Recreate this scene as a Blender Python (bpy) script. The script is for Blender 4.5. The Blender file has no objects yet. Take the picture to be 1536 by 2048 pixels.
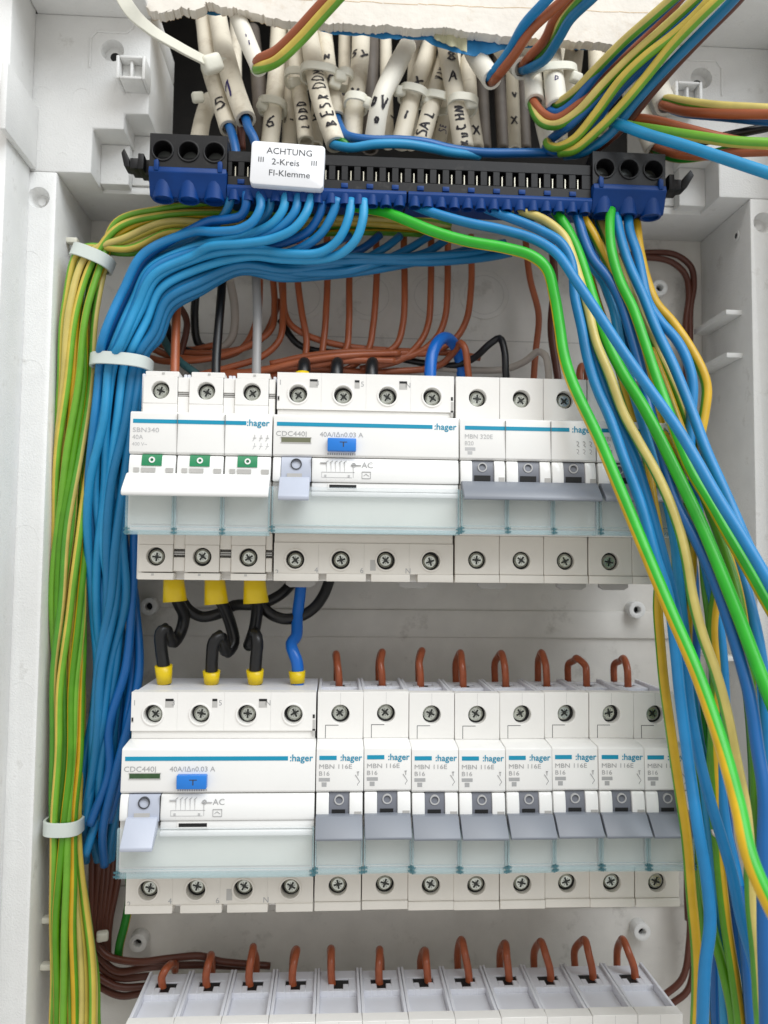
import bpy, bmesh, math, random
from mathutils import Vector, Matrix
random.seed(7)
sc = bpy.context.scene
COL = sc.collection
# ------------------------------------------------------------------ camera
# panel axes in millimetres: x to the right, z up, d out of the cabinet towards the viewer
CR = ((0.9981296812, 0.0107795976, 0.0601742446), (-0.0145527012, 0.9979312600, 0.0626212361), (-0.0593747280, -0.0633798123, 0.9962216827))
CC = (76.4977, 71.8101, 367.9501)
FPX = 1656.57
def L(x, z, d): return Vector((x/1000, -d/1000, z/1000))
cam = bpy.data.cameras.new('Camera'); cam_o = bpy.data.objects.new('Camera', cam); COL.objects.link(cam_o)
ax = [Vector((r[0], -r[2], r[1])) for r in CR]
cm = Matrix((ax[0], ax[1], ax[2])).transposed().to_4x4(); cm.translation = L(*[CC[0], CC[1], CC[2]])
cam_o.matrix_world = cm
cam.sensor_fit = 'VERTICAL'; cam.sensor_height = 36; cam.sensor_width = 27; cam.lens = FPX*36/2048
cam.dof.use_dof = True; cam.dof.focus_distance = 0.314; cam.dof.aperture_fstop = 14
cam.clip_start = 0.01; cam.clip_end = 50
sc.camera = cam_o
sc.render.resolution_x = 768; sc.render.resolution_y = 1024
# ------------------------------------------------------------------ room light and exposure
w = bpy.data.worlds.new('World'); sc.world = w; w.use_nodes = True
w.node_tree.nodes['Background'].inputs[0].default_value = (1.0, 0.98, 0.95, 1)
w.node_tree.nodes['Background'].inputs[1].default_value = 0.56
def area(name, loc, target, size, power, col):
    l = bpy.data.lights.new(name, 'AREA'); l.shape = 'RECTANGLE'; l.size = size[0]; l.size_y = size[1]; l.energy = power; l.color = col
    o = bpy.data.objects.new(name, l); COL.objects.link(o); o.location = loc
    o.rotation_euler = (Vector(target)-Vector(loc)).to_track_quat('-Z', 'Y').to_euler(); return o
area('window_light', (0.95, -1.05, 1.35), (0.1, 0, 0.05), (1.4, 1.1), 22.0, (0.88, 0.94, 1.0))
area('ceiling_light', (0.15, -0.95, 1.55), (0.1, 0, 0.1), (1.1, 1.0), 9.5, (1.0, 0.97, 0.92))
vs = sc.view_settings; vs.view_transform = 'Standard'; vs.look = 'None'; vs.exposure = 0.23; vs.gamma = 1.0; vs.use_curve_mapping = False

# ------------------------------------------------------------------ helpers
def UP(px, py, d):
    v = ((px-768)/FPX, -(py-1024)/FPX, -1.0)
    wv = [sum(CR[i][j]*v[i] for i in range(3)) for j in range(3)]
    t = (d-CC[2])/wv[2]
    return (CC[0]+t*wv[0], CC[1]+t*wv[1], d)          # x, z, d in millimetres
def lin(c): return tuple(((v/255)/12.92 if v/255 <= .04045 else ((v/255+.055)/1.055)**2.4) for v in c)
MATS = {}
def mat(name, rgb, rough=.45, metal=0., var=.06, vscale=90, bump=0., bscale=1400, alpha=1., spec=.5, dirt=None, trans=0.):
    m = bpy.data.materials.new(name); m.use_nodes = True; nt = m.node_tree; b = nt.nodes['Principled BSDF']
    c = lin(rgb)
    b.inputs['Roughness'].default_value = rough; b.inputs['Metallic'].default_value = metal
    b.inputs['Specular IOR Level'].default_value = spec; b.inputs['Alpha'].default_value = alpha
    b.inputs['Transmission Weight'].default_value = trans
    tc = nt.nodes.new('ShaderNodeTexCoord'); n = nt.nodes.new('ShaderNodeTexNoise'); n.inputs['Scale'].default_value = vscale; n.inputs['Detail'].default_value = 4
    nt.links.new(tc.outputs['Object'], n.inputs['Vector'])
    r = nt.nodes.new('ShaderNodeValToRGB'); e = r.color_ramp.elements
    e[0].position = .3; e[1].position = .7
    e[0].color = (*[v*(1-var) for v in c], 1); e[1].color = (*[min(1, v*(1+var)) for v in c], 1)
    nt.links.new(n.outputs['Fac'], r.inputs[0])
    out = r.outputs[0]
    if dirt:
        n2 = nt.nodes.new('ShaderNodeTexNoise'); n2.inputs['Scale'].default_value = dirt[1]; n2.inputs['Detail'].default_value = 8; n2.inputs['Roughness'].default_value = .7
        nt.links.new(tc.outputs['Object'], n2.inputs['Vector'])
        r2 = nt.nodes.new('ShaderNodeValToRGB'); r2.color_ramp.elements[0].position = dirt[2]; r2.color_ramp.elements[1].position = dirt[3]
        nt.links.new(n2.outputs['Fac'], r2.inputs[0])
        mx = nt.nodes.new('ShaderNodeMix'); mx.data_type = 'RGBA'; nt.links.new(r2.outputs[0], mx.inputs[0]); nt.links.new(out, mx.inputs[6]); mx.inputs[7].default_value = (*lin(dirt[0]), 1)
        out = mx.outputs[2]
    nt.links.new(out, b.inputs['Base Color'])
    if bump:
        n3 = nt.nodes.new('ShaderNodeTexNoise'); n3.inputs['Scale'].default_value = bscale; n3.inputs['Detail'].default_value = 3
        nt.links.new(tc.outputs['Object'], n3.inputs['Vector'])
        bp = nt.nodes.new('ShaderNodeBump'); bp.inputs['Strength'].default_value = bump; bp.inputs['Distance'].default_value = .0004
        nt.links.new(n3.outputs['Fac'], bp.inputs['Height']); nt.links.new(bp.outputs[0], b.inputs['Normal'])
    MATS[name] = m; return m
def yg(name, green, yellow, share):
    """green and yellow earth wire: the stripe runs along the wire (u = angle round it)"""
    m = bpy.data.materials.new(name); m.use_nodes = True; nt = m.node_tree; b = nt.nodes['Principled BSDF']; b.inputs['Roughness'].default_value = .38
    uv = nt.nodes.new('ShaderNodeUVMap'); s = nt.nodes.new('ShaderNodeSeparateXYZ'); nt.links.new(uv.outputs[0], s.inputs[0])
    def M(op, a, v=None):
        k = nt.nodes.new('ShaderNodeMath'); k.operation = op; nt.links.new(a, k.inputs[0])
        if v is not None: k.inputs[1].default_value = v
        return k.outputs[0]
    t = M('ABSOLUTE', M('SUBTRACT', M('FRACT', M('ADD', s.outputs[0], 50.5)), .5))
    r = nt.nodes.new('ShaderNodeValToRGB'); e = r.color_ramp.elements
    e[0].position = share/2-.012; e[1].position = share/2+.012; e[0].color = (*lin(yellow), 1); e[1].color = (*lin(green), 1)
    nt.links.new(t, r.inputs[0])
    tc = nt.nodes.new('ShaderNodeTexCoord'); n = nt.nodes.new('ShaderNodeTexNoise'); n.inputs['Scale'].default_value = 120; nt.links.new(tc.outputs['Object'], n.inputs['Vector'])
    mx = nt.nodes.new('ShaderNodeMix'); mx.data_type = 'RGBA'; mx.blend_type = 'MULTIPLY'; mx.inputs[0].default_value = .4
    nt.links.new(r.outputs[0], mx.inputs[6]); nt.links.new(n.outputs['Color'], mx.inputs[7]); nt.links.new(n.outputs['Fac'], mx.inputs[7])
    nt.links.new(mx.outputs[2], b.inputs['Base Color']); MATS[name] = m; return m

mat('cabinet', (228, 228, 226), .55, bump=.45, var=.03, dirt=((186, 184, 178), 90, .6, .82))
mat('backplate', (222, 219, 213), .5, bump=.2, var=.05, dirt=((150, 145, 136), 60, .57, .84))
mat('case', (232, 230, 226), .42, var=.015, bump=.06)
mat('case_top_lit', (222, 223, 229), .45, var=.015)  # case plastic with the cool light from above put into its colour
mat('case_warm', (224, 219, 210), .45, var=.02, bump=.06)  # lower covers: the warm tone of their shading is put into the colour
mat('nose', (236, 235, 232), .3, var=.01)
mat('white_gloss', (238, 238, 236), .2, var=.01)
mat('seam', (120, 118, 114), .6, var=.1)
mat('notch', (182, 180, 176), .6)
mat('dark', (14, 14, 15), .6)
mat('teal', (0, 142, 176), .4, var=.02)
mat('print_grey', (168, 168, 168), .6, var=.05)
mat('print_dark', (60, 62, 66), .6)
mat('print_pale', (186, 186, 186), .6, var=.05)
mat('handle', (126, 131, 140), .38, var=.02)
mat('toggle', (112, 115, 124), .4, var=.02)
mat('handle_pale', (184, 190, 204), .35, var=.02)
mat('button', (32, 122, 212), .35, var=.03)
mat('window_olive', (110, 112, 88), .4, var=.1)
mat('window_green', (52, 82, 48), .4, var=.2, vscale=500)
mat('green_flag', (22, 128, 82), .4)
mat('paper', (222, 224, 216), .7, var=.02)
mat('flap', (222, 232, 236), .1, alpha=.17, var=.02)
mat('flap_edge', (168, 202, 208), .15, alpha=.34, var=.05)
mat('flap_clip', (84, 132, 142), .3, alpha=.55, var=.2, vscale=900)
mat('steel', (206, 210, 202), .25, metal=1., var=.25, vscale=700)
mat('steel_shaded', (70, 72, 70), .4, metal=1.)  # screw steel with the shade of recesses put into the colour
mat('brass', (196, 192, 176), .4, metal=1.)
mat('black_plastic', (24, 24, 26), .45, var=.2, spec=.35, dirt=((86, 84, 80), 160, .58, .95))
mat('blue_plastic', (2, 54, 118), .45, var=.12, spec=.25, dirt=((40, 84, 150), 260, .7, .95))
mat('tag', (236, 237, 240), .4, var=.01)
mat('tie', (214, 222, 216), .35, alpha=.94, var=.03)
mat('tie_white', (222, 220, 206), .5, var=.04, bump=.2, bscale=700)
mat('sheath', (218, 210, 192), .55, var=.06, dirt=((150, 132, 106), 60, .55, .85), bump=.1, bscale=500)
mat('sheath_new', (226, 222, 210), .5, var=.03, dirt=((190, 180, 160), 80, .62, .9))
mat('sheath_dark', (92, 84, 76), .6, var=.2)  # deep cables: shade of the entry put into the colour; also one brown cable
mat('ink', (26, 22, 30), .6); mat('ink_violet', (44, 34, 92), .6)
mat('plaster', (228, 222, 212), .85, var=.05, bump=.8, bscale=260, dirt=((200, 182, 158), 60, .55, .8))
mat('plaster_core', (214, 188, 150), .95, var=.15, bump=1., bscale=420)
mat('tape', (52, 142, 204), .6, var=.12, vscale=200, bump=.5, bscale=400)
mat('tape_old', (192, 190, 158), .7, var=.15)
mat('cavity_shaded', (26, 24, 22), .95, var=.4, vscale=60, bump=1., bscale=120)  # near-black colour carries the deep shade of the wall pocket
mat('blue_wire', (32, 138, 188), .42, var=.1, bump=.15, bscale=300)
mat('blue_mid', (26, 122, 178), .42, var=.12, bump=.15, bscale=300); mat('blue_sky', (44, 150, 200), .45, var=.1, bump=.15, bscale=300)
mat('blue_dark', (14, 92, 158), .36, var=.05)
mat('blue_right', (22, 124, 182), .4, var=.1, bump=.15, bscale=300, dirt=((214, 222, 226), 330, .755, .775))
mat('blue_teal', (22, 112, 160), .38, var=.06)
mat('blue_thick', (16, 102, 192), .3, var=.04)
mat('brown_wire', (160, 86, 52), .36, var=.12, bump=.15, bscale=300)
mat('brown_dark', (92, 48, 34), .42, var=.08)  # dark brown insulation, darkened further for the shadow at lower left
mat('copper_brown', (158, 82, 50), .28, var=.12, vscale=400)
mat('black_wire', (20, 20, 21), .35)
mat('grey_wire', (150, 148, 146), .4); mat('grey_pale', (176, 166, 156), .5)
mat('ferrule', (230, 198, 14), .35, var=.03)
mat('teal_wire', (60, 100, 102), .45)
mat('wood', (150, 100, 60), .8)
yg('earth_left', (120, 184, 52), (228, 202, 88), .6)
yg('earth_pale', (92, 166, 50), (224, 204, 116), .55)
yg('earth_gold', (92, 160, 22), (224, 180, 34), .5)
yg('earth_green', (44, 190, 40), (234, 190, 24), .34)
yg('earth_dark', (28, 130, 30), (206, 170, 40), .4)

class MB:
    """collects shapes in millimetres (x, z, d) and links them as one mesh object"""
    def __init__(s): s.v = []; s.f = []
    def add(s, vs, fs):
        o = len(s.v); s.v += [L(*p) for p in vs]; s.f += [[i+o for i in f] for f in fs]; return s
    def box(s, x0, x1, z0, z1, d0, d1):
        return s.add([(x0,z0,d0),(x1,z0,d0),(x1,z1,d0),(x0,z1,d0),(x0,z0,d1),(x1,z0,d1),(x1,z1,d1),(x0,z1,d1)],
                     [(3,2,1,0),(4,5,6,7),(0,1,5,4),(1,2,6,5),(2,3,7,6),(3,0,4,7)])
    def prism(s, prof, x0, x1):
        """profile of (z, d) pulled along x"""
        n = len(prof); vs = [(x0, z, d) for z, d in prof]+[(x1, z, d) for z, d in prof]
        fs = [(i, (i+1) % n, n+(i+1) % n, n+i) for i in range(n)]+[tuple(range(n-1, -1, -1)), tuple(range(n, 2*n))]
        return s.add(vs, fs)
    def plate(s, outline, d0, d1):
        """outline of (x, z) pulled along d"""
        n = len(outline); vs = [(x, z, d0) for x, z in outline]+[(x, z, d1) for x, z in outline]
        fs = [(i, (i+1) % n, n+(i+1) % n, n+i) for i in range(n)]+[tuple(range(n-1, -1, -1)), tuple(range(n, 2*n))]
        return s.add(vs, fs)
    def holed(s, x0, x1, z0, z1, cx, cz, r, d0, d1, n=24):
        """a plate with a round hole right through"""
        ring = []; rect = []
        for i in range(n):
            a = 2*math.pi*i/n; c, q = math.cos(a), math.sin(a)
            ring.append((cx+r*c, cz+r*q))
            tx = ((x1-cx)/c if c > 1e-9 else (x0-cx)/c if c < -1e-9 else 1e9); tz = ((z1-cz)/q if q > 1e-9 else (z0-cz)/q if q < -1e-9 else 1e9)
            t = min(tx, tz); rect.append([cx+t*c, cz+t*q])
        for X, Z in ((x0,z0),(x1,z0),(x1,z1),(x0,z1)):
            k = min(range(n), key=lambda i: (rect[i][0]-X)**2+(rect[i][1]-Z)**2); rect[k] = [X, Z]
        vs = [(x,z,d1) for x,z in ring]+[(x,z,d1) for x,z in rect]+[(x,z,d0) for x,z in ring]+[(x,z,d0) for x,z in rect]
        fs = []
        for i in range(n):
            j = (i+1) % n
            fs += [(i, n+i, n+j, j), (2*n+j, 2*n+i, i, j), (n+j, n+i, 3*n+i, 3*n+j), (3*n+i, 2*n+i, 2*n+j, 3*n+j)]
        return s.add(vs, fs)
    def cyl(s, cx, cz, r, d0, d1, n=20, r1=None):
        r1 = r if r1 is None else r1
        vs = [(cx+r*math.cos(2*math.pi*i/n), cz+r*math.sin(2*math.pi*i/n), d0) for i in range(n)]+[(cx+r1*math.cos(2*math.pi*i/n), cz+r1*math.sin(2*math.pi*i/n), d1) for i in range(n)]
        return s.add(vs, [(i, (i+1) % n, n+(i+1) % n, n+i) for i in range(n)]+[tuple(range(n-1,-1,-1)), tuple(range(n, 2*n))])
    def ring(s, cx, cz, r0, r1, d0, d1, n=24, a0=0, a1=2*math.pi):
        vs = []; full = abs(a1-a0-2*math.pi) < 1e-6; m = n if full else n+1
        for i in range(m):
            a = a0+(a1-a0)*i/n; c, q = math.cos(a), math.sin(a)
            vs += [(cx+r0*c, cz+r0*q, d0), (cx+r1*c, cz+r1*q, d0), (cx+r1*c, cz+r1*q, d1), (cx+r0*c, cz+r0*q, d1)]
        fs = []
        for i in range(n):
            j = (i+1) % m
            for k in range(4): fs.append((4*i+k, 4*i+(k+1) % 4, 4*j+(k+1) % 4, 4*j+k))
        if not full: fs += [(3,2,1,0), (4*n, 4*n+1, 4*n+2, 4*n+3)]
        return s.add(vs, fs)
    def bar(s, a, b, wd, th, d):
        """a flat printed line from a to b (x, z) of width wd on the plane d"""
        dx, dz = b[0]-a[0], b[1]-a[1]; l = math.hypot(dx, dz) or 1; nx, nz = -dz/l*wd/2, dx/l*wd/2
        return s.plate([(a[0]-nx, a[1]-nz), (b[0]-nx, b[1]-nz), (b[0]+nx, b[1]+nz), (a[0]+nx, a[1]+nz)], d, d+th)
    def mesh(s, name, m, bevel=0., seg=2):
        bm = bmesh.new(); vv = [bm.verts.new(p) for p in s.v]; bm.verts.ensure_lookup_table()
        for f in s.f:
            try: bm.faces.new([vv[i] for i in f])
            except ValueError: pass
        bmesh.ops.recalc_face_normals(bm, faces=bm.faces)
        if bevel:
            ed = [e for e in bm.edges if len(e.link_faces) == 2 and e.calc_face_angle(0) > .6]
            bmesh.ops.bevel(bm, geom=ed, offset=bevel/1000, segments=seg, profile=.5, affect='EDGES', clamp_overlap=True)
        me = bpy.data.meshes.new(name); bm.to_mesh(me); bm.free(); me.materials.append(MATS[m])
        for p in me.polygons: p.use_smooth = True
        me.set_sharp_from_angle(angle=math.radians(38)); return me
    def build(s, name, m, parent=None, bevel=0., seg=2): return link(name, s.mesh(name, m, bevel, seg), parent)
def link(name, me, parent=None):
    o = bpy.data.objects.new(name, me); COL.objects.link(o); o.parent = parent; return o
def tag(o, label=None, cat=None, group=None, kind=None):
    for k, v in (('label', label), ('category', cat), ('group', group), ('kind', kind)):
        if v: o[k] = v
    return o
def thing(name, loc, label, cat, group=None):
    o = bpy.data.objects.new(name, None); COL.objects.link(o); o.location = loc; o.empty_display_size = .01
    return tag(o, label, cat, group)
def copy_tree(o, parent=None):
    c = o.copy(); COL.objects.link(c); c.parent = parent
    for ch in kids[o.name]: copy_tree_named(ch, c)
    return c
kids = {}
def index_kids(o):
    kids[o.name] = [c for c in bpy.data.objects if c.parent == o]
    for c in kids[o.name]: index_kids(c)
def copy_tree_named(o, parent):
    c = o.copy(); COL.objects.link(c); c.parent = parent
    for ch in kids[o.name]: copy_tree_named(ch, c)
TXT = {}
def text(parent, s, x, z, d, size, m, align='LEFT', bold=0., name='lettering', rot=0., sx=1.):
    key = (s, align, bold, m, size, sx)
    if key not in TXT:
        cu = bpy.data.curves.new('t', 'FONT'); cu.body = s; cu.align_x = align; cu.size = 1.; cu.offset = bold; cu.resolution_u = 3
        o = bpy.data.objects.new('t', cu); COL.objects.link(o); bpy.context.view_layer.update()
        me = bpy.data.meshes.new_from_object(o.evaluated_get(bpy.context.evaluated_depsgraph_get())); bpy.data.objects.remove(o)
        for v in me.vertices: v.co = Vector((v.co.x*size*sx/1000, -.00004, v.co.y*size/1000))
        me.materials.clear(); me.materials.append(MATS[m]); TXT[key] = me
    o = link(name, TXT[key], parent); o.location = L(x, z, d); o.rotation_euler = (0, -math.radians(rot), 0); return o
ORD = ['first','second','third','fourth','fifth','sixth','seventh','eighth','ninth','tenth','eleventh','twelfth','thirteenth','fourteenth','fifteenth','sixteenth','seventeenth','eighteenth','nineteenth','twentieth']

def spline(pts, step):
    """centripetal Catmull-Rom through millimetre points"""
    P = [Vector(p) for p in pts]; Q = [P[0]*2-P[1]]+P+[P[-1]*2-P[-2]]; out = []
    for i in range(1, len(Q)-2):
        a, b, c, e = Q[i-1], Q[i], Q[i+1], Q[i+2]
        t0 = 0; t1 = t0+max((b-a).length, 1e-6)**.5; t2 = t1+max((c-b).length, 1e-6)**.5; t3 = t2+max((e-c).length, 1e-6)**.5
        n = max(2, int((c-b).length/step)+1)
        for k in range(n):
            t = t1+(t2-t1)*k/n
            A1 = a*((t1-t)/(t1-t0))+b*((t-t0)/(t1-t0)); A2 = b*((t2-t)/(t2-t1))+c*((t-t1)/(t2-t1)); A3 = c*((t3-t)/(t3-t2))+e*((t-t2)/(t3-t2))
            B1 = A1*((t2-t)/(t2-t0))+A2*((t-t0)/(t2-t0)); B2 = A2*((t3-t)/(t3-t1))+A3*((t-t1)/(t3-t1))
            out.append(B1*((t2-t)/(t2-t1))+B2*((t-t1)/(t2-t1)))
    out.append(P[-1]); return out
def tube_mesh(name, path, r, m, seg=12, phase=0., turns=0., hollow=0., radii=None):
    """path in (x, z, d) millimetres; u of the uv map is the angle round the wire, 0 facing out of the cabinet"""
    n = len(path); vs = []; fs = []; uv = []; ln = 0; F = Vector((0, 0, 1)); last = None
    for i, p in enumerate(path):
        T = (path[min(i+1, n-1)]-path[max(i-1, 0)]); T.normalize()
        if i: ln += (path[i]-path[i-1]).length
        N = F-T*F.dot(T)
        if last is not None and N.length < .35:
            M2 = last-T*last.dot(T); M2.normalize(); N = (N+M2*.6)
        if N.length < 1e-4: N = Vector((0, 1, 0))-T*T.y
        N.normalize(); last = N; B = T.cross(N)
        rr = r if radii is None else radii(i/(n-1))*r
        for k in range(seg):
            a = 2*math.pi*k/seg; q = p+(N*math.cos(a)+B*math.sin(a))*rr; vs.append(L(q.x, q.y, q.z))
        uv.append(phase+turns*ln/100)
    for i in range(n-1):
        for k in range(seg): fs.append((i*seg+k, i*seg+(k+1) % seg, (i+1)*seg+(k+1) % seg, (i+1)*seg+k))
    nq = len(fs)
    fs.append(tuple(range(seg-1, -1, -1)))
    if hollow:
        T = (path[-1]-path[-2]).normalized(); c0 = path[-1]; e = (n-1)*seg
        for dep in (0, 3.5):
            for k in range(seg):
                v = vs[e+k]; c = L(c0.x, c0.y, c0.z); off = c0-T*dep
                vs.append(L(off.x, off.y, off.z)+(v-c)*hollow)
        i1 = n*seg; i2 = i1+seg
        for k in range(seg):
            j = (k+1) % seg; fs += [(e+k, e+j, i1+j, i1+k), (i1+k, i1+j, i2+j, i2+k)]
        fs.append(tuple(range(i2, i2+seg)))
    else: fs.append(tuple(range((n-1)*seg, n*seg)))
    me = bpy.data.meshes.new(name); me.from_pydata(vs, [], fs); me.materials.append(MATS[m]); ul = me.uv_layers.new(name='UVMap')
    for f in me.polygons:
        f.use_smooth = f.index < nq
        if f.index < nq:
            i, k = divmod(f.index, seg)
            for li, (ii, kk) in zip(f.loop_indices, ((i, k), (i, k+1), (i+1, k+1), (i+1, k))): ul.data[li].uv = (kk/seg+uv[ii], ii/(n-1))
    return me
def wire(name, pts, r, m, label, group=None, cat='wire', phase=.5, turns=0., px=True, seg=12, step=2.2, parent=None, jit=0., kink=.25):
    q = [UP(*p) for p in pts] if px else pts
    if jit: q = [(a+random.uniform(-jit, jit), b+random.uniform(-jit, jit), c) for a, b, c in q]
    path = spline(q, step)
    if kink:
        ph = [random.uniform(0, 6.28) for _ in range(6)]; ln = 0; last = path[0].copy(); new = []
        for i, p_ in enumerate(path):
            ln += (p_-last).length; last = p_; e = min(1, i/6, (len(path)-1-i)/6)
            new.append(p_+Vector(((math.sin(ln/7.3+ph[0])*.5+math.sin(ln/15+ph[1])), .6*math.sin(ln/9+ph[2])+.5*math.sin(ln/19+ph[3]), math.sin(ln/11+ph[4])))*kink*e)
        path = new
    o = link(name, tube_mesh(name, path, r, m, seg, phase, turns), parent)
    if not parent: tag(o, label, cat, group)
    return o

def cut(o, mb):
    """sink the shapes of mb into the mesh object o"""
    c = mb.build('cutter', 'dark'); mo = o.modifiers.new('b', 'BOOLEAN'); mo.operation = 'DIFFERENCE'; mo.solver = 'EXACT'; mo.object = c
    bpy.context.view_layer.update()
    me = bpy.data.meshes.new_from_object(o.evaluated_get(bpy.context.evaluated_depsgraph_get())); o.modifiers.clear(); o.data = me; bpy.data.objects.remove(c)
    for p in me.polygons: p.use_smooth = True
    me.set_sharp_from_angle(angle=math.radians(38))
# ------------------------------------------------------------------ setting: the wall pocket behind the cable entry
XL, XR, ZC, DB, DF = -42.0, 257.5, 235.0, -28.0, 22.0       # inside of the cabinet
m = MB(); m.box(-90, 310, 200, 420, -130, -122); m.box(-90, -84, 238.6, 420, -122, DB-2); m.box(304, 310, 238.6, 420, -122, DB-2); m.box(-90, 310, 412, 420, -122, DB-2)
tag(m.build('wall', 'cavity_shaded'), kind='structure')
# ------------------------------------------------------------------ cabinet
cab = thing('distribution_cabinet', L(0, 0, DB), 'open white plastic cabinet frame that holds all the rows of breakers', 'cabinet')
cab.location = (0, 0, 0)
m = MB(); m.box(XL-14, XR+14, -260, 238, DB-2, DB); back = m.build('back_plate', 'backplate', cab)
m = MB(); m.box(XL, XR, 37.5, 50.5, DB+.003, DB+1.6); m.box(XL, XR, -88, -76, DB+.003, DB+1.6); m.build('raised_band', 'backplate', back, .6)
for i, (px, py) in enumerate([(600, 592), (738, 592), (868, 592), (968, 590)]):
    x, z, d = UP(px, py, DB); kn = MB().cyl(x, z, 12.3, DB-.2, DB+.35, 48, 12.0).build('knockout', 'backplate', back); MB().ring(x, z, 9.6, 9.75, DB+.3, DB+.42, 48).build('knockout_ring', 'notch', back)
m = MB(); m.box(XL+30, XR-30, 181.6, 181.95, DB, DB+.12); m.build('scored_line', 'notch', back)
for px, py in [(1320, 575), (1275, 1220), (1285, 1865), (297, 1213), (275, 1887)]:
    x, z, d = UP(px, py, DB+7)
    b = MB().ring(x, z, 1.7, 4.0, DB, DB+7, 28).build('screw_boss', 'cabinet', back, .4)
    MB().cyl(x, z, 1.72, DB, DB+2.5).build('boss_hole', 'dark', back)
# side walls (solid mouldings with a front flange)
m = MB(); m.box(XL-15, XL, -260, ZC, DB, DF); lw = m.build('side_wall', 'cabinet', cab, .8)
m = MB(); m.box(XR, XR+15, -260, ZC, DB, DF); rw = m.build('side_wall', 'cabinet', cab, .8)
m = MB(); m.box(XL, XR, ZC, ZC+3.5, DB, 3); m.build('top_panel', 'cabinet', cab, .5)
# frame corners left and right of the cable entry, with the stepped pockets beside the terminal strip
def corner(sx):
    X = (lambda x: x) if sx > 0 else (lambda x: 2*107.75-x)
    def bx(mb, x0, x1, *a): x0, x1 = sorted((X(x0), X(x1))); return mb.box(x0, x1, *a)
    o = [(-57, ZC+.002), (-28, ZC+.002), (-28, 254.5), (-15, 254.5), (-15, 261.5), (-4.8, 261.5), (-4.8, 304), (-57, 304)]
    c = MB().plate([(X(x), z) for x, z in o][::sx], DB, DF).build('frame_corner', 'cabinet', cab, .9)
    m = MB(); bx(m, -28, -15.6, 236.5, 254.4, DB, 9); bx(m, -15.6, -2, 238.7, 261.4, DB, 4); m.build('pocket', 'cabinet', c, .6)
    m = MB(); bx(m, -95, -53, -260, 316, DF, 47); m.build('outer_rim', 'cabinet', cab, .8)
    # mounting screw well
    x, z = X(-20.8), 289
    cut(c, MB().cyl(x, z, 4.1, DF-4.6, DF+1, 36, 5.0))
    MB().ring(x, z-.3, 2.0, 3.6, DF-5, DF-4.4, 32).build('well_floor', 'cabinet', c)
    MB().cyl(x, z-.3, 2.0, DF-5, DF-4.38, 24).build('screw_hole', 'dark', c)
    m = MB()
    for a, b in zip([(-30, 281), (-30, 294), (-27.5, 297), (-15, 297), (-12.5, 299.5)], [(-30, 294), (-27.5, 297), (-15, 297), (-12.5, 299.5), (-12.5, 304)]):
        m.bar((X(a[0]), a[1]), (X(b[0]), b[1]), .9, .5, DF)
    m.build('raised_outline', 'cabinet', c, .2)
    # square clip post
    x, z = X(-10.2), 275.5
    m = MB(); w0 = 6
    m.box(x-w0, x-w0+1.4, z-5, z+5, DF, 33); m.box(x+w0-1.4, x+w0, z-5, z+5, DF, 33); m.box(x-w0+1.4, x+w0-1.4, z+3.8, z+5, DF, 33); m.box(x-w0+1.4, x+w0-1.4, z-5, z-3.8, DF, 33)
    m.box(x-.6, x+.6, z-3.8, z+3.8, DF, 31.5); m.box(x-w0+1.4, x+w0-1.4, z-3.8, z+3.8, DF, 28)
    m.build('clip_post', 'cabinet', c, .5)
    m = MB()
    for (cx, cz, r) in ((-49, 268, 3.8), (-33, 268, 3.8), (-50, 240.5, 3.6), (-40, 241, 2.6)):
        m.ring(X(cx), cz, r-.2, r, DF-.1, DF+.12, 28, a0=.15*math.pi, a1=.85*math.pi)
    m.build('ejector_mark', 'cabinet', c)
    return c
cl = corner(1); cr = corner(-1)
for a, b in ((-52.9, -4.8), (220.3, 268.4)): MB().box(a, b, 304.01, 316, DB, 60).build('top_rim', 'cabinet', cab, .8)
m = MB(); m.box(-53, -50.5, 235.5, 262, DF+.002, 55); m.build('catch_tab', 'cabinet', cab, .5)
# round marks and screw wells on the flanges
for x, z, w_ in ((-49.2, 223.6, lw), (263.5, 224.2, rw)):
    cut(w_, MB().cyl(x, z, 3.0, DF-5, DF+1, 36, 4.9))
    MB().cyl(x, z, 1.7, DF-5.2, DF-4.2, 24).build('well_bottom', 'cabinet', w_, .2)
for px, py, r in [(58, 525, 5), (60, 745, 5.5), (50, 1075, 5.2), (42, 1390, 5.4), (25, 1705, 5.2), (1535, 565, 4.5), (1535, 800, 4.5)]:
    x, z, d = UP(px, py, DF); w_ = lw if px < 700 else rw
    MB().ring(x, z, r-.22, r, DF-.1, DF+.1, 32, a0=-.1*math.pi, a1=1.15*math.pi).build('ejector_mark', 'cabinet', w_)
# ribs and hole on the right wall
for z in (186.5, 167):
    m = MB(); m.prism([(z-1.3, -20), (z+1.3, -20), (z+1.3, 10), (z+.9, 13.5), (z-1.3, 13.5)], XR-7.5, XR); m.build('rib', 'cabinet', rw, .3)
o = MB().ring(0, 0, 1.3, 2.6, 0, .5, 24).build('rim_hole', 'cabinet', rw, .1); o.location = L(XR-.2, 222.8, 10); o.rotation_euler = (0, 0, math.radians(-90))
o = MB().cyl(0, 0, 1.35, 0, .45, 20).build('hole', 'dark', rw); o.location = L(XR-.1, 222.8, 10); o.rotation_euler = (0, 0, math.radians(-90))
m = MB(); m.box(XR-9, XR, 31, 33, -18, 10); m.build('rib', 'cabinet', rw, .3)
# screw heads on the left wall behind the wires
for px, py in [(150, 483), (101, 1838), (100, 1931)]:
    x, z, d = UP(px, py, 6); MB().box(XL, x+1.5, z-1.2, z+1.2, 4, 8).build('wall_peg', 'tie_white', lw, .4)
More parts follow.
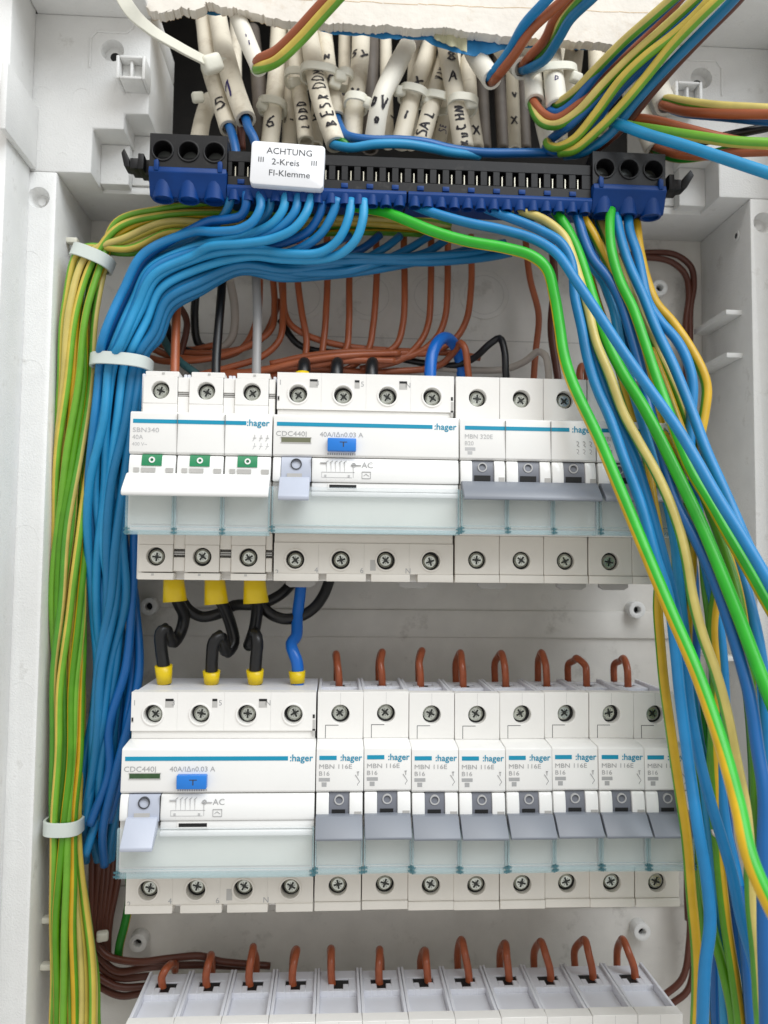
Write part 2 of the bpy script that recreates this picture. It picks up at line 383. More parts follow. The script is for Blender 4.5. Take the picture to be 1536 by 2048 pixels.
# mounting rails behind the rows
ROWZ = {1: 124.6, 2: 0.0, 3: -122.6}
for r in ROWZ.values():
    m = MB(); m.prism([(r-36, 0), (r-36, -1), (r-31, -1), (r-31, -7.5), (r-6, -7.5), (r-6, -1), (r-1, -1), (r-1, 0), (r-7, 0), (r-7, -6.5), (r-30, -6.5), (r-30, 0)], -8, 222)
    m.box(-5, 5, r-28, r-9, DB+.01, -7.4); m.box(210, 220, r-28, r-9, DB+.01, -7.4)
    m.build('mounting_rail', 'steel', cab)
# ------------------------------------------------------------------ plaster slab and masking tape above the cable entry
edge = [(286, -40), (288, 14), (300, 26), (322, 32), (345, 27), (362, 20), (385, 26), (408, 20), (412, 8), (440, 18), (470, 22), (505, 30), (540, 40), (575, 47), (610, 50), (640, 49), (668, 54), (700, 52), (740, 58), (775, 54), (800, 60), (838, 63), (870, 60), (900, 62), (940, 70), (970, 72), (1000, 76), (1040, 80), (1075, 84), (1110, 82), (1150, 90), (1180, 88), (1215, 92), (1250, 98), (1290, 100), (1325, 98), (1338, 60), (1342, -40)]
random.seed(3)
pts = []
for a, b in zip(edge[:-1], edge[1:]):
    for k in range(9):
        t = k/9; pts.append((a[0]+(b[0]-a[0])*t+random.uniform(-2.2, 2.2), a[1]+(b[1]-a[1])*t+(random.choice((-3.6, -1.5, 0, 1.2, 2.8))*random.random() if 0 < a[0]-280 and a[1] > -20 else 0)))
pts.append(edge[-1])
slab = thing('plaster_slab', L(95, 300, 26), 'cream plaster slab with a ragged broken edge above the cable entry', 'plaster')
slab.location = (0, 0, 0)
def lay(d, dy, j): return [(UP(x, y+dy, d)[0], min(UP(x, y+dy, d)[1]+random.uniform(0, j), 328)) for x, y in pts]
MB().plate(lay(30, -5, .1), 24.5, 30).build('front_skin', 'plaster', slab, .35, 1)
MB().plate(lay(24.45, -3, .7), 19, 24.45).build('core', 'plaster_core', slab)
MB().plate(lay(18.95, -1, .5), 17.5, 18.95).build('back_skin', 'plaster', slab)
m = MB()
px = 430
while px < 1320:
    n = random.randint(14, 40); x0, z0, _ = UP(px, -8+(px-430)*.04+random.uniform(-1.5, 1.5), 30); x1, z1, _ = UP(px+n, -8+(px+n-430)*.04+random.uniform(-1.5, 1.5), 30)
    m.bar((x0, z0), (x1, z1), .22, .1, 30.003); px += n+random.randint(0, 2)
m.build('score_mark', 'plaster_core', slab)
def ribbon(name, top, bot, d, m, parent):
    """a sheet of tape with a little thickness and waviness between two pixel outlines"""
    mb = MB(); n = len(top); vs = []
    for k, (a, b) in enumerate(zip(top, bot)):
        for j, (q, dd) in enumerate(((a, d), (b, d+1.4*math.sin(k*1.3)))):
            x, z, _ = UP(q[0], q[1], dd); vs += [(x, z, dd), (x, z, dd-.35)]
    fs = []
    for k in range(n-1):
        a = 4*k; b = a+4; fs += [(a, b, b+2, a+2), (a+1, a+3, b+3, b+1), (a+2, b+2, b+3, a+3), (a, a+1, b+1, b)]
    fs += [(0, 2, 3, 1), (4*n-4, 4*n-3, 4*n-1, 4*n-2)]
    mb.add(vs, fs); return mb.build(name, m, parent)
tape = thing('masking_tape', (0, 0, 0), 'torn blue masking tape hanging below the plaster edge', 'tape')
random.seed(11)
xs = list(range(640, 1232, 14))
def low(x):
    for (a, b), (c, e) in zip(tl[:-1], tl[1:]):
        if a <= x <= c: return b+(e-b)*(x-a)/(c-a)
    return tl[-1][1]
tl = [(630, 56), (690, 66), (740, 68), (790, 76), (830, 72), (865, 82), (890, 92), (930, 108), (970, 108), (1010, 96), (1040, 88), (1070, 92), (1110, 90), (1160, 92), (1210, 96)]
ribbon('tape_strip', [(x, 44) for x in xs], [(x, low(x)+4+random.uniform(-3, 3)) for x in xs], 23, 'tape', tape)
ribbon('tape_strip', [(x, 58) for x in range(868, 936, 6)], [(x, low(x)-6+random.uniform(-2, 2)) for x in range(868, 936, 6)], 25.2, 'tape_old', tape)
xs = list(range(395, 520, 12)); ribbon('tape_strip', [(x, 14) for x in xs], [(x, 27+random.uniform(-3, 3)+(x-395)*.06) for x in xs], 16, 'tape', tape)
# ------------------------------------------------------------------ devices on the rails (local millimetres: x from the left edge, z from the coloured stripe)
PW = 17.7
def screw(parent, x, z, d, rot):
    if 'well' not in TXT: TXT['well'] = MB().ring(0, 0, 2.6, 3.5, -3, -.9, 24).mesh('screw_well_shade', 'dark')  # dark liner stands for the shade inside the screw hole
    link('screw_well_shade', TXT['well'], parent).location = L(x, z, d)
    x += random.uniform(-.3, .3); z += random.uniform(-.25, .25)
    m = MB(); m.cyl(0, 0, 2.85, -3, -.6, 22); m.cyl(0, 0, 2.85, -.6, 0, 22, 2.2)
    key = 'screw'
    if key not in TXT:
        TXT[key] = m.mesh('screw', 'steel')
        k = MB(); k.box(-1.7, 1.7, -.36, .36, -.3, .03); k.box(-.36, .36, -1.7, 1.7, -.3, .04)
        for i in range(4):
            a = math.pi/4+i*math.pi/2; k.bar((.5*math.cos(a), .5*math.sin(a)), (1.5*math.cos(a), 1.5*math.sin(a)), .18, .02, 0.001)
        TXT['cross'] = k.mesh('cross_slot_shade', 'steel_shaded')  # raised dark bars stand for the shaded recess of the cross
    s = link('screw', TXT[key], parent); s.location = L(x, z, d); s.rotation_euler = (0, rot, random.uniform(-.08, .08)); c = link('cross_slot_shade', TXT['cross'], s); return s
ZT, ZB = 22.4, -59.5
def top_deck(mb, x0, x1):
    """top of one pole: side ribs, rear deck with the wire slot, sunk tray and its floor"""
    mb.box(x0+.1, x0+1.3, 8, 21.9, 1, 38); mb.box(x1-1.3, x1-.1, 8, 21.9, 1, 38)
    c = (x0+x1)/2
    mb.box(x0+1.3, x1-1.3, 8, 20.6, 1, 8); mb.box(x0+1.3, c-4.2, 8, 20.6, 8, 18); mb.box(c+4.2, x1-1.3, 8, 20.6, 8, 18)
    mb.box(c-4.2, c-1.9, 8, 20.6, 12.2, 18); mb.box(c+1.9, c+4.2, 8, 20.6, 12.2, 18); mb.box(c-1.9, c+1.9, 8, 20.6, 16, 18)
    mb.box(x0+1.3, x1-1.3, 8, 18.4, 18, 38)
def barrel(x0, x1, r=0., za=-12.7, zb=-22.):
    m = MB(); prof = [(za, 49)]
    for k in range(9):
        z = za+(zb-za)*k/8; t = (z-(-19.5))/9.; prof.append((z, 51.+r+5.6*math.sqrt(max(0, 1-t*t*.75))))
    prof.append((zb, 49)); return m.prism(prof, x0, x1)
def flap(parent, x0, x1, joints=(), fz=-40.6):
    """clear hinged label cover, the paper label behind it, its rims and hinge clips"""
    MB().box(x0+.9, x1-.9, -38.6, -25.5, 54.6, 55.0).build('paper_label', 'paper', parent)
    f = MB().box(x0+.12, x1-.12, fz, -24., 57.6, 58.3).build('label_cover', 'flap', parent, .15)
    m = MB(); m.box(x0+.12, x1-.12, fz-.3, fz+1.4, 56.2, 58.9); m.box(x0+.12, x0+.75, fz+1.41, -24.2, 56.4, 58.7); m.box(x1-.75, x1-.12, fz+1.41, -24.2, 56.4, 58.7)
    m.box(x0+.8, x1-.8, fz+2.6, fz+2.85, 58.31, 58.42)
    m.build('cover_rim', 'flap_edge', f, .15)
    for x in joints:
        m = MB(); m.box(x-1.1, x+1.1, fz+.2, fz+.9, 58.92, 59.3); m.box(x-1.1, x+1.1, fz+1.6, fz+2.2, 58.5, 59.2); m.box(x-.3, x+.3, fz-.1, fz+2.5, 58.5, 59.35)
        m.build('hinge_clip', 'flap_clip', f)
def hager(parent, xr, z, d, m='teal', size=3.5): return text(parent, ':hager', xr, z, d, size, m, 'RIGHT', .012, 'logo_lettering')
def case(parent, n, top=True, warm='case_warm'):
    W = n*PW
    m = MB(); m.box(.08, W-.08, ZB, 8, 2, 38); m.box(.08, W-.08, -41, 4, 38, 50); m.box(.08, W-.08, -41, -22, 50, 54.4)
    c = m.build('case', 'case', parent, .25, 1)
    if top:
        m = MB()
        for i in range(n): top_deck(m, i*PW, (i+1)*PW)
        m.build('terminal_top', 'case_top_lit', parent, .2, 1)
        for i in range(n): MB().box((i+.5)*PW-4.15, (i+.5)*PW+4.15, 8.1, 20.0, 8.05, 12.15).box((i+.5)*PW-1.85, (i+.5)*PW+1.85, 8.1, 20.0, 12.16, 15.95).build('clamp_mouth', 'dark', parent)  # dark block just below the deck stands for shade inside the slot
    m = MB(); m.prism([(4.7, 40), (4.7, 44), (3.75, 54.2), (3.2, 55), (-11.7, 55.7), (-12.4, 55.0), (-12.4, 48), (4.7, 40)][:-1], .1, W-.1); m.build('nose', 'nose', parent, .25, 2)
    return c
def term(parent, x0, x1, z0, z1, cz, m='case', r=3.55, off=0.):
    c = (x0+x1)/2+off; return MB().holed(x0+.08, x1-.08, z0, z1, c, cz, r, 38, 44).build('terminal_cover', m, parent, .16, 1)
def breaker(parent):
    """single pole circuit breaker"""
    case(parent, 1)
    term(parent, 0, PW, 4.75, ZT, 14.0); term(parent, 0, PW, ZB+3.2, -41.05, -50.6, 'case_warm')
    MB().box(.1, PW-.1, ZB, ZB+3.1, 30, 44.7).build('bottom_lip', 'case_warm', parent, .25)
    screw(parent, PW/2, 14, 41.5, .4); screw(parent, PW/2, -50.6, 42.2, 1.1)
    m = MB(); m.bar((3.2, 9.9), (3.2, 4.9), .22, .05, 44.0); m.bar((3.2, 9.8), (8.2, 9.8), .22, .05, 44.004); m.build('printed_mark', 'print_dark', parent)
    m = MB(); m.box(PW/2-.04, PW/2+.04, 17.8, ZT-.2, 44.0, 44.03); m.build('seam_line', 'print_grey', parent)
    MB().prism([(.75, 55.1), (-.75, 55.17), (-.75, 55.3), (.75, 55.25)], 1.2, 7.6).build('colour_stripe', 'teal', parent)
    hager(parent, 17.0, -1.0, 55.3, size=3.3)
    text(parent, 'MBN 116E', 1.0, -3.9, 55.4, 2.35, 'print_grey', sx=1.2); text(parent, 'B16', 1.0, -6.4, 55.5, 2.3, 'print_grey', sx=1.15)
    m = MB(); m.box(1.1, 5.2, -8.5, -7.2, 55.5, 55.6); m.box(2.2, 4.0, -10.4, -8.8, 55.6, 55.68); m.build('rating_box', 'print_grey', parent)
    m = MB()
    for a, b in (((15.2, -5), (16, -5)), ((15.6, -5), (15.6, -6.4)), ((14.6, -6.1), (15.6, -7.6)), ((15.6, -7.6), (16.2, -8.6)), ((16.2, -8.6), (15.4, -9.6)), ((15.4, -9.6), (15.6, -10.6)), ((14.4, -10.6), (15.6, -10.6))): m.bar(a, b, .26, .12, 55.5)
    m.build('circuit_symbol', 'print_grey', parent)
    barrel(.3, 5.0).build('switch_cover', 'white_gloss', parent, .4); rc = barrel(12.5, 17.4).build('switch_cover', 'white_gloss', parent, .4)
    m = MB(); m.box(14.4, 17.0, -20.9, -19.1, 56.2, 56.75); m.build('cover_notch', 'notch', rc)
    t = barrel(5.1, 12.4, -.9).build('toggle', 'toggle', parent)
    MB().ring(8.75, -15.2, 1.35, 1.8, 54.4, 55.75, 24).build('off_symbol', 'print_pale', t)
    MB().box(6.1, 11.0, -20.6, -18.6, 55.2, 55.95).build('toggle_slot', 'dark', t)
    MB().prism([(-19.9, 55.5), (-20.3, 58.4), (-26.4, 64.6), (-27.2, 64.4), (-27.4, 63), (-24, 56)], .25, PW-.45).build('handle', 'handle', parent, .3)
    flap(parent, 0, PW, (.3, PW-.3))
def three_pole(parent, poles_text, n=3):
    W = n*PW; case(parent, n)
    for i in range(n):
        x = i*PW
        term(parent, x, x+PW, 4.75, ZT, 14.0); term(parent, x, x+PW, ZB+3.2, -41.05, -50.6, 'case_warm'); screw(parent, x+PW/2, 14, 41.2, random.random()*3); screw(parent, x+PW/2, -50.6, 42.2, random.random()*3)
        MB().box(x+.06, x+PW-.06, ZB, ZB+3.1, 30, 44.7).build('bottom_lip', 'case_warm', parent, .25)
        a, b = (.3 if i == 0 else .05, .3 if i == n-1 else .05)
        barrel(x+.3, x+4.8).build('switch_cover', 'white_gloss', parent, .4); rc = barrel(x+13.2, x+17.4).build('switch_cover', 'white_gloss', parent, .4)
        MB().box(x+14.9, x+17.1, -20.9, -19.1, 56.2, 56.75).build('cover_notch', 'notch', rc)
        t = barrel(x+4.9, x+13.1, -.9).build('toggle', 'toggle', parent)
        MB().ring(x+8.75, -15.2, 1.35, 1.8, 54.4, 55.75, 24).build('off_symbol', 'print_pale', t); MB().box(x+5.6, x+11.8, -20.6, -18.4, 55.2, 55.95).build('toggle_slot', 'dark', t)
        if i: MB().box(x-.07, x+.07, -12.3, 3.0, 55.0, 55.75).build('seam_line', 'seam', parent)
    MB().prism([(.75, 55.1), (-.75, 55.17), (-.75, 55.3), (.75, 55.25)], 2.0, W-10.4).build('colour_stripe', 'teal', parent)
    hager(parent, W-.9, -1.0, 55.3, size=3.5)
    text(parent, poles_text, 1.8, -4.2, 55.4, 2.5, 'print_pale'); text(parent, 'B20', 1.8, -6.8, 55.5, 2.3, 'print_pale')
    m = MB(); m.box(2.0, 6, -8.9, -7.6, 55.5, 55.6); m.box(3.0, 4.8, -10.4, -9.1, 55.6, 55.68); m.build('rating_box', 'print_pale', parent)
    m = MB()
    for k in range(n):
        x = W-7.5+(k+3-n)*2.5
        for r0, z in ((0, -4.5), (0, -7.6)):
            m.ring(x, z-.7, .55, .75, 55.5, 55.62, 10, -1.6, 1.9); m.bar((x, z-1.4), (x+.9, z-2.2), .22, .1, 55.5)
    m.build('circuit_symbol', 'print_grey', parent)
    m = MB().prism([(-20.6, 55.5), (-21, 58.4), (-26.6, 64.6), (-28.2, 65.0), (-28.4, 63.6), (-24, 56)], .4, W-.5); m.build('handle', 'handle', parent, .35)
    m = MB()
    for k in (1, 2, 3, 4): m.box(k*W/5+3, k*W/5+3.15, -26, -21.2, 59, 60.0)
    for i in range(n): flap(parent, i*PW, (i+1)*PW, (i*PW+.3,))
def switch_disconnector(parent):
    n = 3; W = n*PW; case(parent, n)
    for i in range(n):
        x = i*PW
        term(parent, x+1.9, x+PW-2.6, 9.0, 19.6, 14.3, r=3.5); term(parent, x+1.9, x+PW-2.6, -56.5, -46.0, -50.6, 'case_warm', r=3.6)
        m = MB(); m.box(x+1.9, x+PW-2.6, 4.75, 8.96, 38, 44); m.box(x+2.6, x+PW-2.2, 19.65, ZT-.6, 36, 43.4)
        m.build('terminal_cover', 'case', parent, .2, 1)
        m = MB(); m.box(x+1.9, x+PW-2.6, -45.95, -41.05, 38, 44); m.box(x+1.9, x+PW-2.2, ZB, -56.9, 32, 44.6); m.build('terminal_cover', 'case_warm', parent, .2, 1)
        for mm, zz in (('case', ((5, 12.0), (13.8, 19.6))), ('case_warm', ((-47.6, -41.1), (-56.2, -50.8)))):
            m = MB()
            for a, b in zz: m.box(x+PW-2.55, x+PW+1.85 if i < 2 else x+PW-.1, a, b, 36, 43.2)
            m.build('spacer', mm, parent, .2, 1)
        for zz in (12.2, -50.0):
            m = MB()
            for k in range(2): m.box(x+PW-2.4, x+PW+1.7 if i < 2 else x+PW-.2, zz+.1+k*.8, zz+.6+k*.8, 36, 42.8)
            m.build('spacer_rib', 'notch', parent)
        screw(parent, x+8.4, 14.3, 41.2, random.random()*3); screw(parent, x+8.4, -50.6, 41.2, random.random()*3)
        MB().box(x+9, x+10, 20.6, 21.3, 43, 43.6).build('catch', 'notch', parent); MB().box(x+7.2, x+8.2, -57.9, -57.1, 44, 44.7).build('catch', 'notch', parent)
        cov = barrel(x+.3, x+PW-.3, -.2).build('switch_cover', 'white_gloss', parent, .3)
        fl = barrel(x+5.0, x+12.4, .12, -12.6, -16.9).build('green_flag', 'green_flag', parent)
        MB().ring(x+8.8, -14.7, .6, 1.15, 55.2, 56.55, 18).build('off_symbol', 'white_gloss', fl)
        for a, b in ((2.2, 4.2), (5.0, 10.2), (14, 16.8)): MB().box(x+a, x+b, -19.3, -17.7, 55.5, 56.75).build('cover_notch', 'notch', cov)
        if i: MB().box(x-.07, x+.07, -12.3, 3.0, 55.0, 55.75).build('seam_line', 'seam', parent)
    MB().prism([(.75, 55.1), (-.75, 55.17), (-.75, 55.3), (.75, 55.25)], 1.2, W-9.8).build('colour_stripe', 'teal', parent)
    hager(parent, W-1.1, -1.0, 55.3, size=3.5)
    text(parent, 'SBN340', 1.1, -4.2, 55.4, 2.5, 'print_pale', sx=1.2); text(parent, '40A', 1.1, -6.9, 55.5, 2.4, 'print_pale'); text(parent, '400 V~', 1.1, -9.4, 55.6, 1.9, 'print_pale')
    m = MB()
    for k in range(3):
        x = W-6.5+k*2.4
        for z in (-4.4, -7.6): m.bar((x, z), (x, z-1), .22, .1, 55.5); m.bar((x-.6, z-1.2), (x+.6, z-1.2), .22, .1, 55.52); m.bar((x, z-1.2), (x-.7, z-2.4), .22, .1, 55.54)
    m.build('circuit_symbol', 'print_pale', parent)
    MB().prism([(-19.4, 55.5), (-20, 58), (-25.8, 64), (-27.2, 65), (-28.6, 64.8), (-28.8, 63.4), (-25, 56)], -.2, W-.3).build('handle', 'white_gloss', parent, .5, 3)
    for i in range(n): flap(parent, i*PW, (i+1)*PW, ((i*PW+.3,) if i else (.9,)), fz=-42.4)
def rcd(parent, dark_window):
    n = 4; W = n*PW
    m = MB(); m.box(.3, W-.3, ZB, 8, 2, 38); m.box(.08, W-.08, -41, 4, 38, 50); m.box(.08, W-.08, -41, -22, 50, 54.4); m.build('case', 'case', parent, .3, 1)
    m = MB(); m.box(.4, W-.4, 8.01, ZT-.5, 1, 38)
    dk = m.build('terminal_top', 'case_top_lit', parent, .3, 1)
    c = MB()
    for i in range(n): c.cyl(0, 0, .1, 0, .1)
    m = MB(); m.box(.6, W-.6, 4.75, 7.8, 38, 43.2); m.build('shoulder', 'case', parent, .25)
    m = MB(); m.prism([(4.7, 40), (4.7, 44), (3.75, 54.2), (3.2, 55), (-11.7, 55.7), (-12.4, 55.0), (-12.4, 48)], .1, W-.1); m.build('nose', 'nose', parent, .3, 2)
    for i in range(n):
        x = i*PW; a = x+(.4 if i == 0 else 0); b = x+PW-(.4 if i == 3 else 0)
        MB().holed(a+.02, b-.02, 7.85, ZT, x+8.6, 14.0, 3.6, 38, 44).build('terminal_cover', 'case', parent)
        MB().ring(x+8.6, 14.0, 3.6, 4.3, 43.8, 44.35, 28).build('screw_collar', 'case', parent, .15)
        MB().holed(a+.02, b-.02, ZB+3, -44.6, x+8.6, -51.2, 3.6, 38, 44).build('terminal_cover', 'case_warm', parent)
        MB().ring(x+8.6, -51.2, 3.6, 4.3, 43.8, 44.35, 28).build('screw_collar', 'case_warm', parent, .15)
        screw(parent, x+8.8, 13.8, 40.8, random.random()*3); screw(parent, x+8.8, -51.2, 41.0, random.random()*3)
        text(parent, ['1', '3', '5', 'N'][i], x+(.9 if i == 0 else -2.2), 17.4, 44.02, 2.9, 'print_grey'); text(parent, ['2', '4', '6', 'N'][i], x+(.9 if i == 0 else -1.6), -57.2 if i == 0 else -56.2, 44.02, 3.0, 'print_grey')
        if i:
            MB().box(x-4.6, x-1.4 if i != 2 else x-2.6, 16.6, 19.9, 44.0, 44.06).build('vent_slot', 'notch', parent); MB().box(x-4.5, x-1.5 if i != 2 else x-2.7, 19.0, 19.9, 43.9, 44.1).build('vent_slot', 'dark', parent)
    MB().box(37.8, 40.0, -55.2, -51, 44.0, 44.05).build('vent_slot', 'notch', parent)
    m = MB(); m.box(.5, W-.5, -44.55, -41.02, 38, 43.6); m.build('shoulder', 'case_warm', parent, .25)
    m = MB()
    xs = [.4, 17.8, 20.8, 36.2, 38.2, 53.4, 56.4, W-.4]
    for a, b in zip(xs[::2], xs[1::2]): m.box(a, b, ZB, ZB+2.95, 30, 44.8)
    m.build('bottom_lip', 'case_warm', parent, .25)
    m = MB(); m.box(W-1.6, W-.6, 8.6, 12, 44.0, 44.1); m.box(.6, 1.4, 11, 13, 44, 44.1); m.build('side_catch', 'notch', parent)
    m = MB(); m.box(W-1.6, W-.8, 12.6, 14, 44.0, 44.12); m.box(.7, 1.3, 11.4, 12.7, 44.1, 44.16); m.build('side_catch', 'dark', parent)
    m = MB(); m.box(W-1.7, W-.6, 7.9-1.8, 8.5, 43.2, 44.0); m.build('side_catch', 'notch', parent)
    MB().prism([(.75, 55.1), (-.75, 55.17), (-.75, 55.3), (.75, 55.25)], 1.4, W-10.2).build('colour_stripe', 'teal', parent)
    hager(parent, W-1.0, -1.0, 55.3, size=3.5)
    text(parent, 'CDC440J', 1.0, -4.6, 55.4, 2.7, 'print_grey', sx=1.12); text(parent, '40A/I\u0394n0.03 A', 17.6, -4.6, 55.4, 2.6, 'print_grey', sx=1.05)
    wd = MB().box(3.2, 14.2, -7.0, -5.2, 55.2, 55.75).build('indicator_window', dark_window, parent)
    m = MB(); m.box(2.9, 14.5, -5.2, -4.95, 55.2, 55.8); m.box(2.9, 14.5, -7.25, -7.0, 55.2, 55.8); m.build('window_rim', 'notch', wd)
    b = MB().box(20.6, 31.4, -10.3, -5.4, 55.3, 58.4).build('test_button', 'button', parent, .35)
    m = MB(); m.box(25.2, 28, -7.1, -6.8, 58.4, 58.45); m.box(26.4, 26.8, -8.8, -6.8, 58.4, 58.46); m.build('button_mark', 'print_dark', b)
    m = MB()
    for k in range(13): m.box(20.6+k*.85, 21.1+k*.85, -11.6, -10.8, 55.4, 55.75)
    m.build('grip_line', 'notch', parent)
    t = barrel(3.4, 14.6, .35).build('toggle', 'handle_pale', parent); MB().ring(9.0, -15.4, 1.75, 2.1, 54.4, 57.2, 28).build('off_symbol', 'print_dark', t)
    MB().box(5.6, 11.2, -20.4, -19.0, 55.2, 57.25).build('toggle_slot', 'notch', t)
    barrel(.2, 3.3).build('switch_cover', 'white_gloss', parent, .4); bc = barrel(14.75, W-.2).build('switch_cover', 'white_gloss', parent, .4)
    MB().prism([(-20.2, 56), (-20.5, 58.5), (-28.2, 66.6), (-29.6, 66.4), (-29.8, 64.8), (-25, 56)], 3.0, 14.2).build('handle', 'handle_pale', parent, .35)
    MB().box(14.62, 14.74, -23.5, -13, 50, 56.9).build('seam_line', 'dark', parent)
    m = MB(); D = 56.15
    for k in range(5): m.bar((20.4+k*1.7, -14.0), (20.4+k*1.7, -21), .16, .8, D-.4+.001*k)
    for a, b_ in (((18.6, -18.2), (31, -18.2)), ((18.6, -20.2), (30, -20.2)), ((18.6, -18.2), (18.6, -20.2)), ((30.5, -15.4), (30.5, -20.2)), ((18, -14.6), (20.4, -14.6)), ((29.6, -15.4), (33.4, -15.4))): m.bar(a, b_, .18, .82, D-.3)
    for k in range(5): m.bar((20.0+k*1.7, -14.6), (21+k*1.7, -13.7), .2, .82, D-.9)
    m.box(19.6, 20.4, -20, -19.2, D-.3, D+.6); m.box(28.4, 29.2, -20, -19.2, D-.3, D+.6); m.ring(30.6, -15.4, .7, .9, D-.4, D+.3, 16)
    m.build('circuit_symbol', 'print_pale', bc)
    text(bc, 'AC', 33.6, -16.4, 56.35, 3.2, 'print_grey')
    m = MB()
    for a, b_ in (((33.8, -17.9), (37, -17.9)), ((33.8, -20.4), (37, -20.4)), ((33.8, -17.9), (33.8, -20.4)), ((37, -17.9), (37, -20.4)), ((34.4, -19.4), (35.3, -18.7)), ((35.3, -18.7), (36.4, -19.5))): m.bar(a, b_, .18, .82, D-.2)
    m.build('circuit_symbol', 'print_grey', bc)
    m = MB(); m.box(14.75, W-.2, -25.3, -22.1, 50, 55.9); m.box(14.75, W-.2, -27.4, -25.6, 50, 57.2); m.build('lower_ledge', 'white_gloss', parent, .5)
    s_ = MB().box(21.0, 32.2, -24.6, -22.5, 55.2, 56.3).build('latch_frame', 'nose', parent); MB().box(21.5, 31.7, -24.2, -22.9, 56.2, 56.36).build('latch_slot', 'dark', s_)
    f = flap(parent, 0, W, (.5, W-.4), fz=-41.2)

X1 = -.6
t = thing('switch_disconnector', L(X1, ROWZ[1], 0), 'white three-pole main switch with green flags and one wide white lever, upper left', 'switch'); switch_disconnector(t)
t = thing('residual_current_device', L(X1+3*PW+.3, ROWZ[1], 0), 'wide residual current device with blue test button in the top row', 'safety switch', 'residual current devices'); rcd(t, 'window_olive')
t = thing('residual_current_device', L(0, 0, 0), 'wide residual current device with blue test button in the row below the yellow ferrules', 'safety switch', 'residual current devices'); rcd(t, 'window_green')
t = thing('three_pole_breaker', L(X1+7*PW+.6, ROWZ[1], 0), 'three-pole breaker with joined grey lever right of the top residual current device', 'breaker', 'three-pole breakers'); three_pole(t, 'MBN 320E')
t = thing('two_pole_breaker', L(X1+10*PW+.9, ROWZ[1], 0), 'breaker half hidden behind the hanging blue and green wires in the top row', 'breaker'); three_pole(t, 'MBN', 2)
t = thing('circuit_breaker', L(4*PW+.15, 0, 0), '', 'breaker', 'single-pole breakers in the middle row'); breaker(t); index_kids(t); mcb = t
MR2 = []
for i in range(8):
    o = mcb if i == 0 else copy_tree(mcb)
    o.location = L((4+i)*PW+.15+i*.02, random.uniform(-.3, .3), random.uniform(-.35, .35))
    o['label'] = ['single-pole breaker beside the middle residual current device', 'second breaker to the right of the middle residual current device', 'third breaker to the right of the middle residual current device', 'fourth breaker to the right of the middle residual current device', 'fifth breaker to the right of the middle residual current device', 'third breaker from the right end of the middle row', 'second breaker from the right end of the middle row', 'last breaker of the middle row, its right side behind a yellow wire'][i]
    o.rotation_euler = (0, random.uniform(-.004, .004), 0)
    MR2.append(o)
for i in range(12):
    o = copy_tree(mcb); o.location = L(i*PW+1.2, ROWZ[3]+random.uniform(-.15, .15), random.uniform(-.15, .15)); o['group'] = 'breakers of the bottom row'
    o['label'] = 'leftmost breaker of the bottom row, seen from above' if i == 0 else 'rightmost breaker of the bottom row, seen from above' if i == 11 else '%s breaker from the left in the bottom row, seen from above' % ORD[i]
bpy.context.view_layer.update()
for o in bpy.data.objects:
    if o.name.startswith('screw') and not o.name.startswith('screw_') and o.parent and o.parent.name.startswith('circuit_breaker'): o.rotation_euler = (random.uniform(-.1, .1), random.uniform(0, 3), random.uniform(-.1, .1))
# small grey rail feet that show below the top row
for px in (600, 830, 990, 1150, 1236):
    par = [o for o in bpy.data.objects if o.parent is None and o.name.startswith(('residual', 'three_pole', 'two_pole')) and o.location.z > .1]
    x, z, d = UP(px, 1172, 14); own = min(par, key=lambda o: abs(o.location.x*1000+(35 if 'res' in o.name else 26)-x))
    x -= own.location.x*1000; m = MB(); m.plate([(x-6.5, ZB+.5), (x+6.5, ZB+.5), (x+6.5, ZB-2.2), (x+4.5, ZB-3.4), (x-4.5, ZB-3.4), (x-6.5, ZB-2.2)], 6, 9); m.build('rail_foot', 'notch', own, .4)
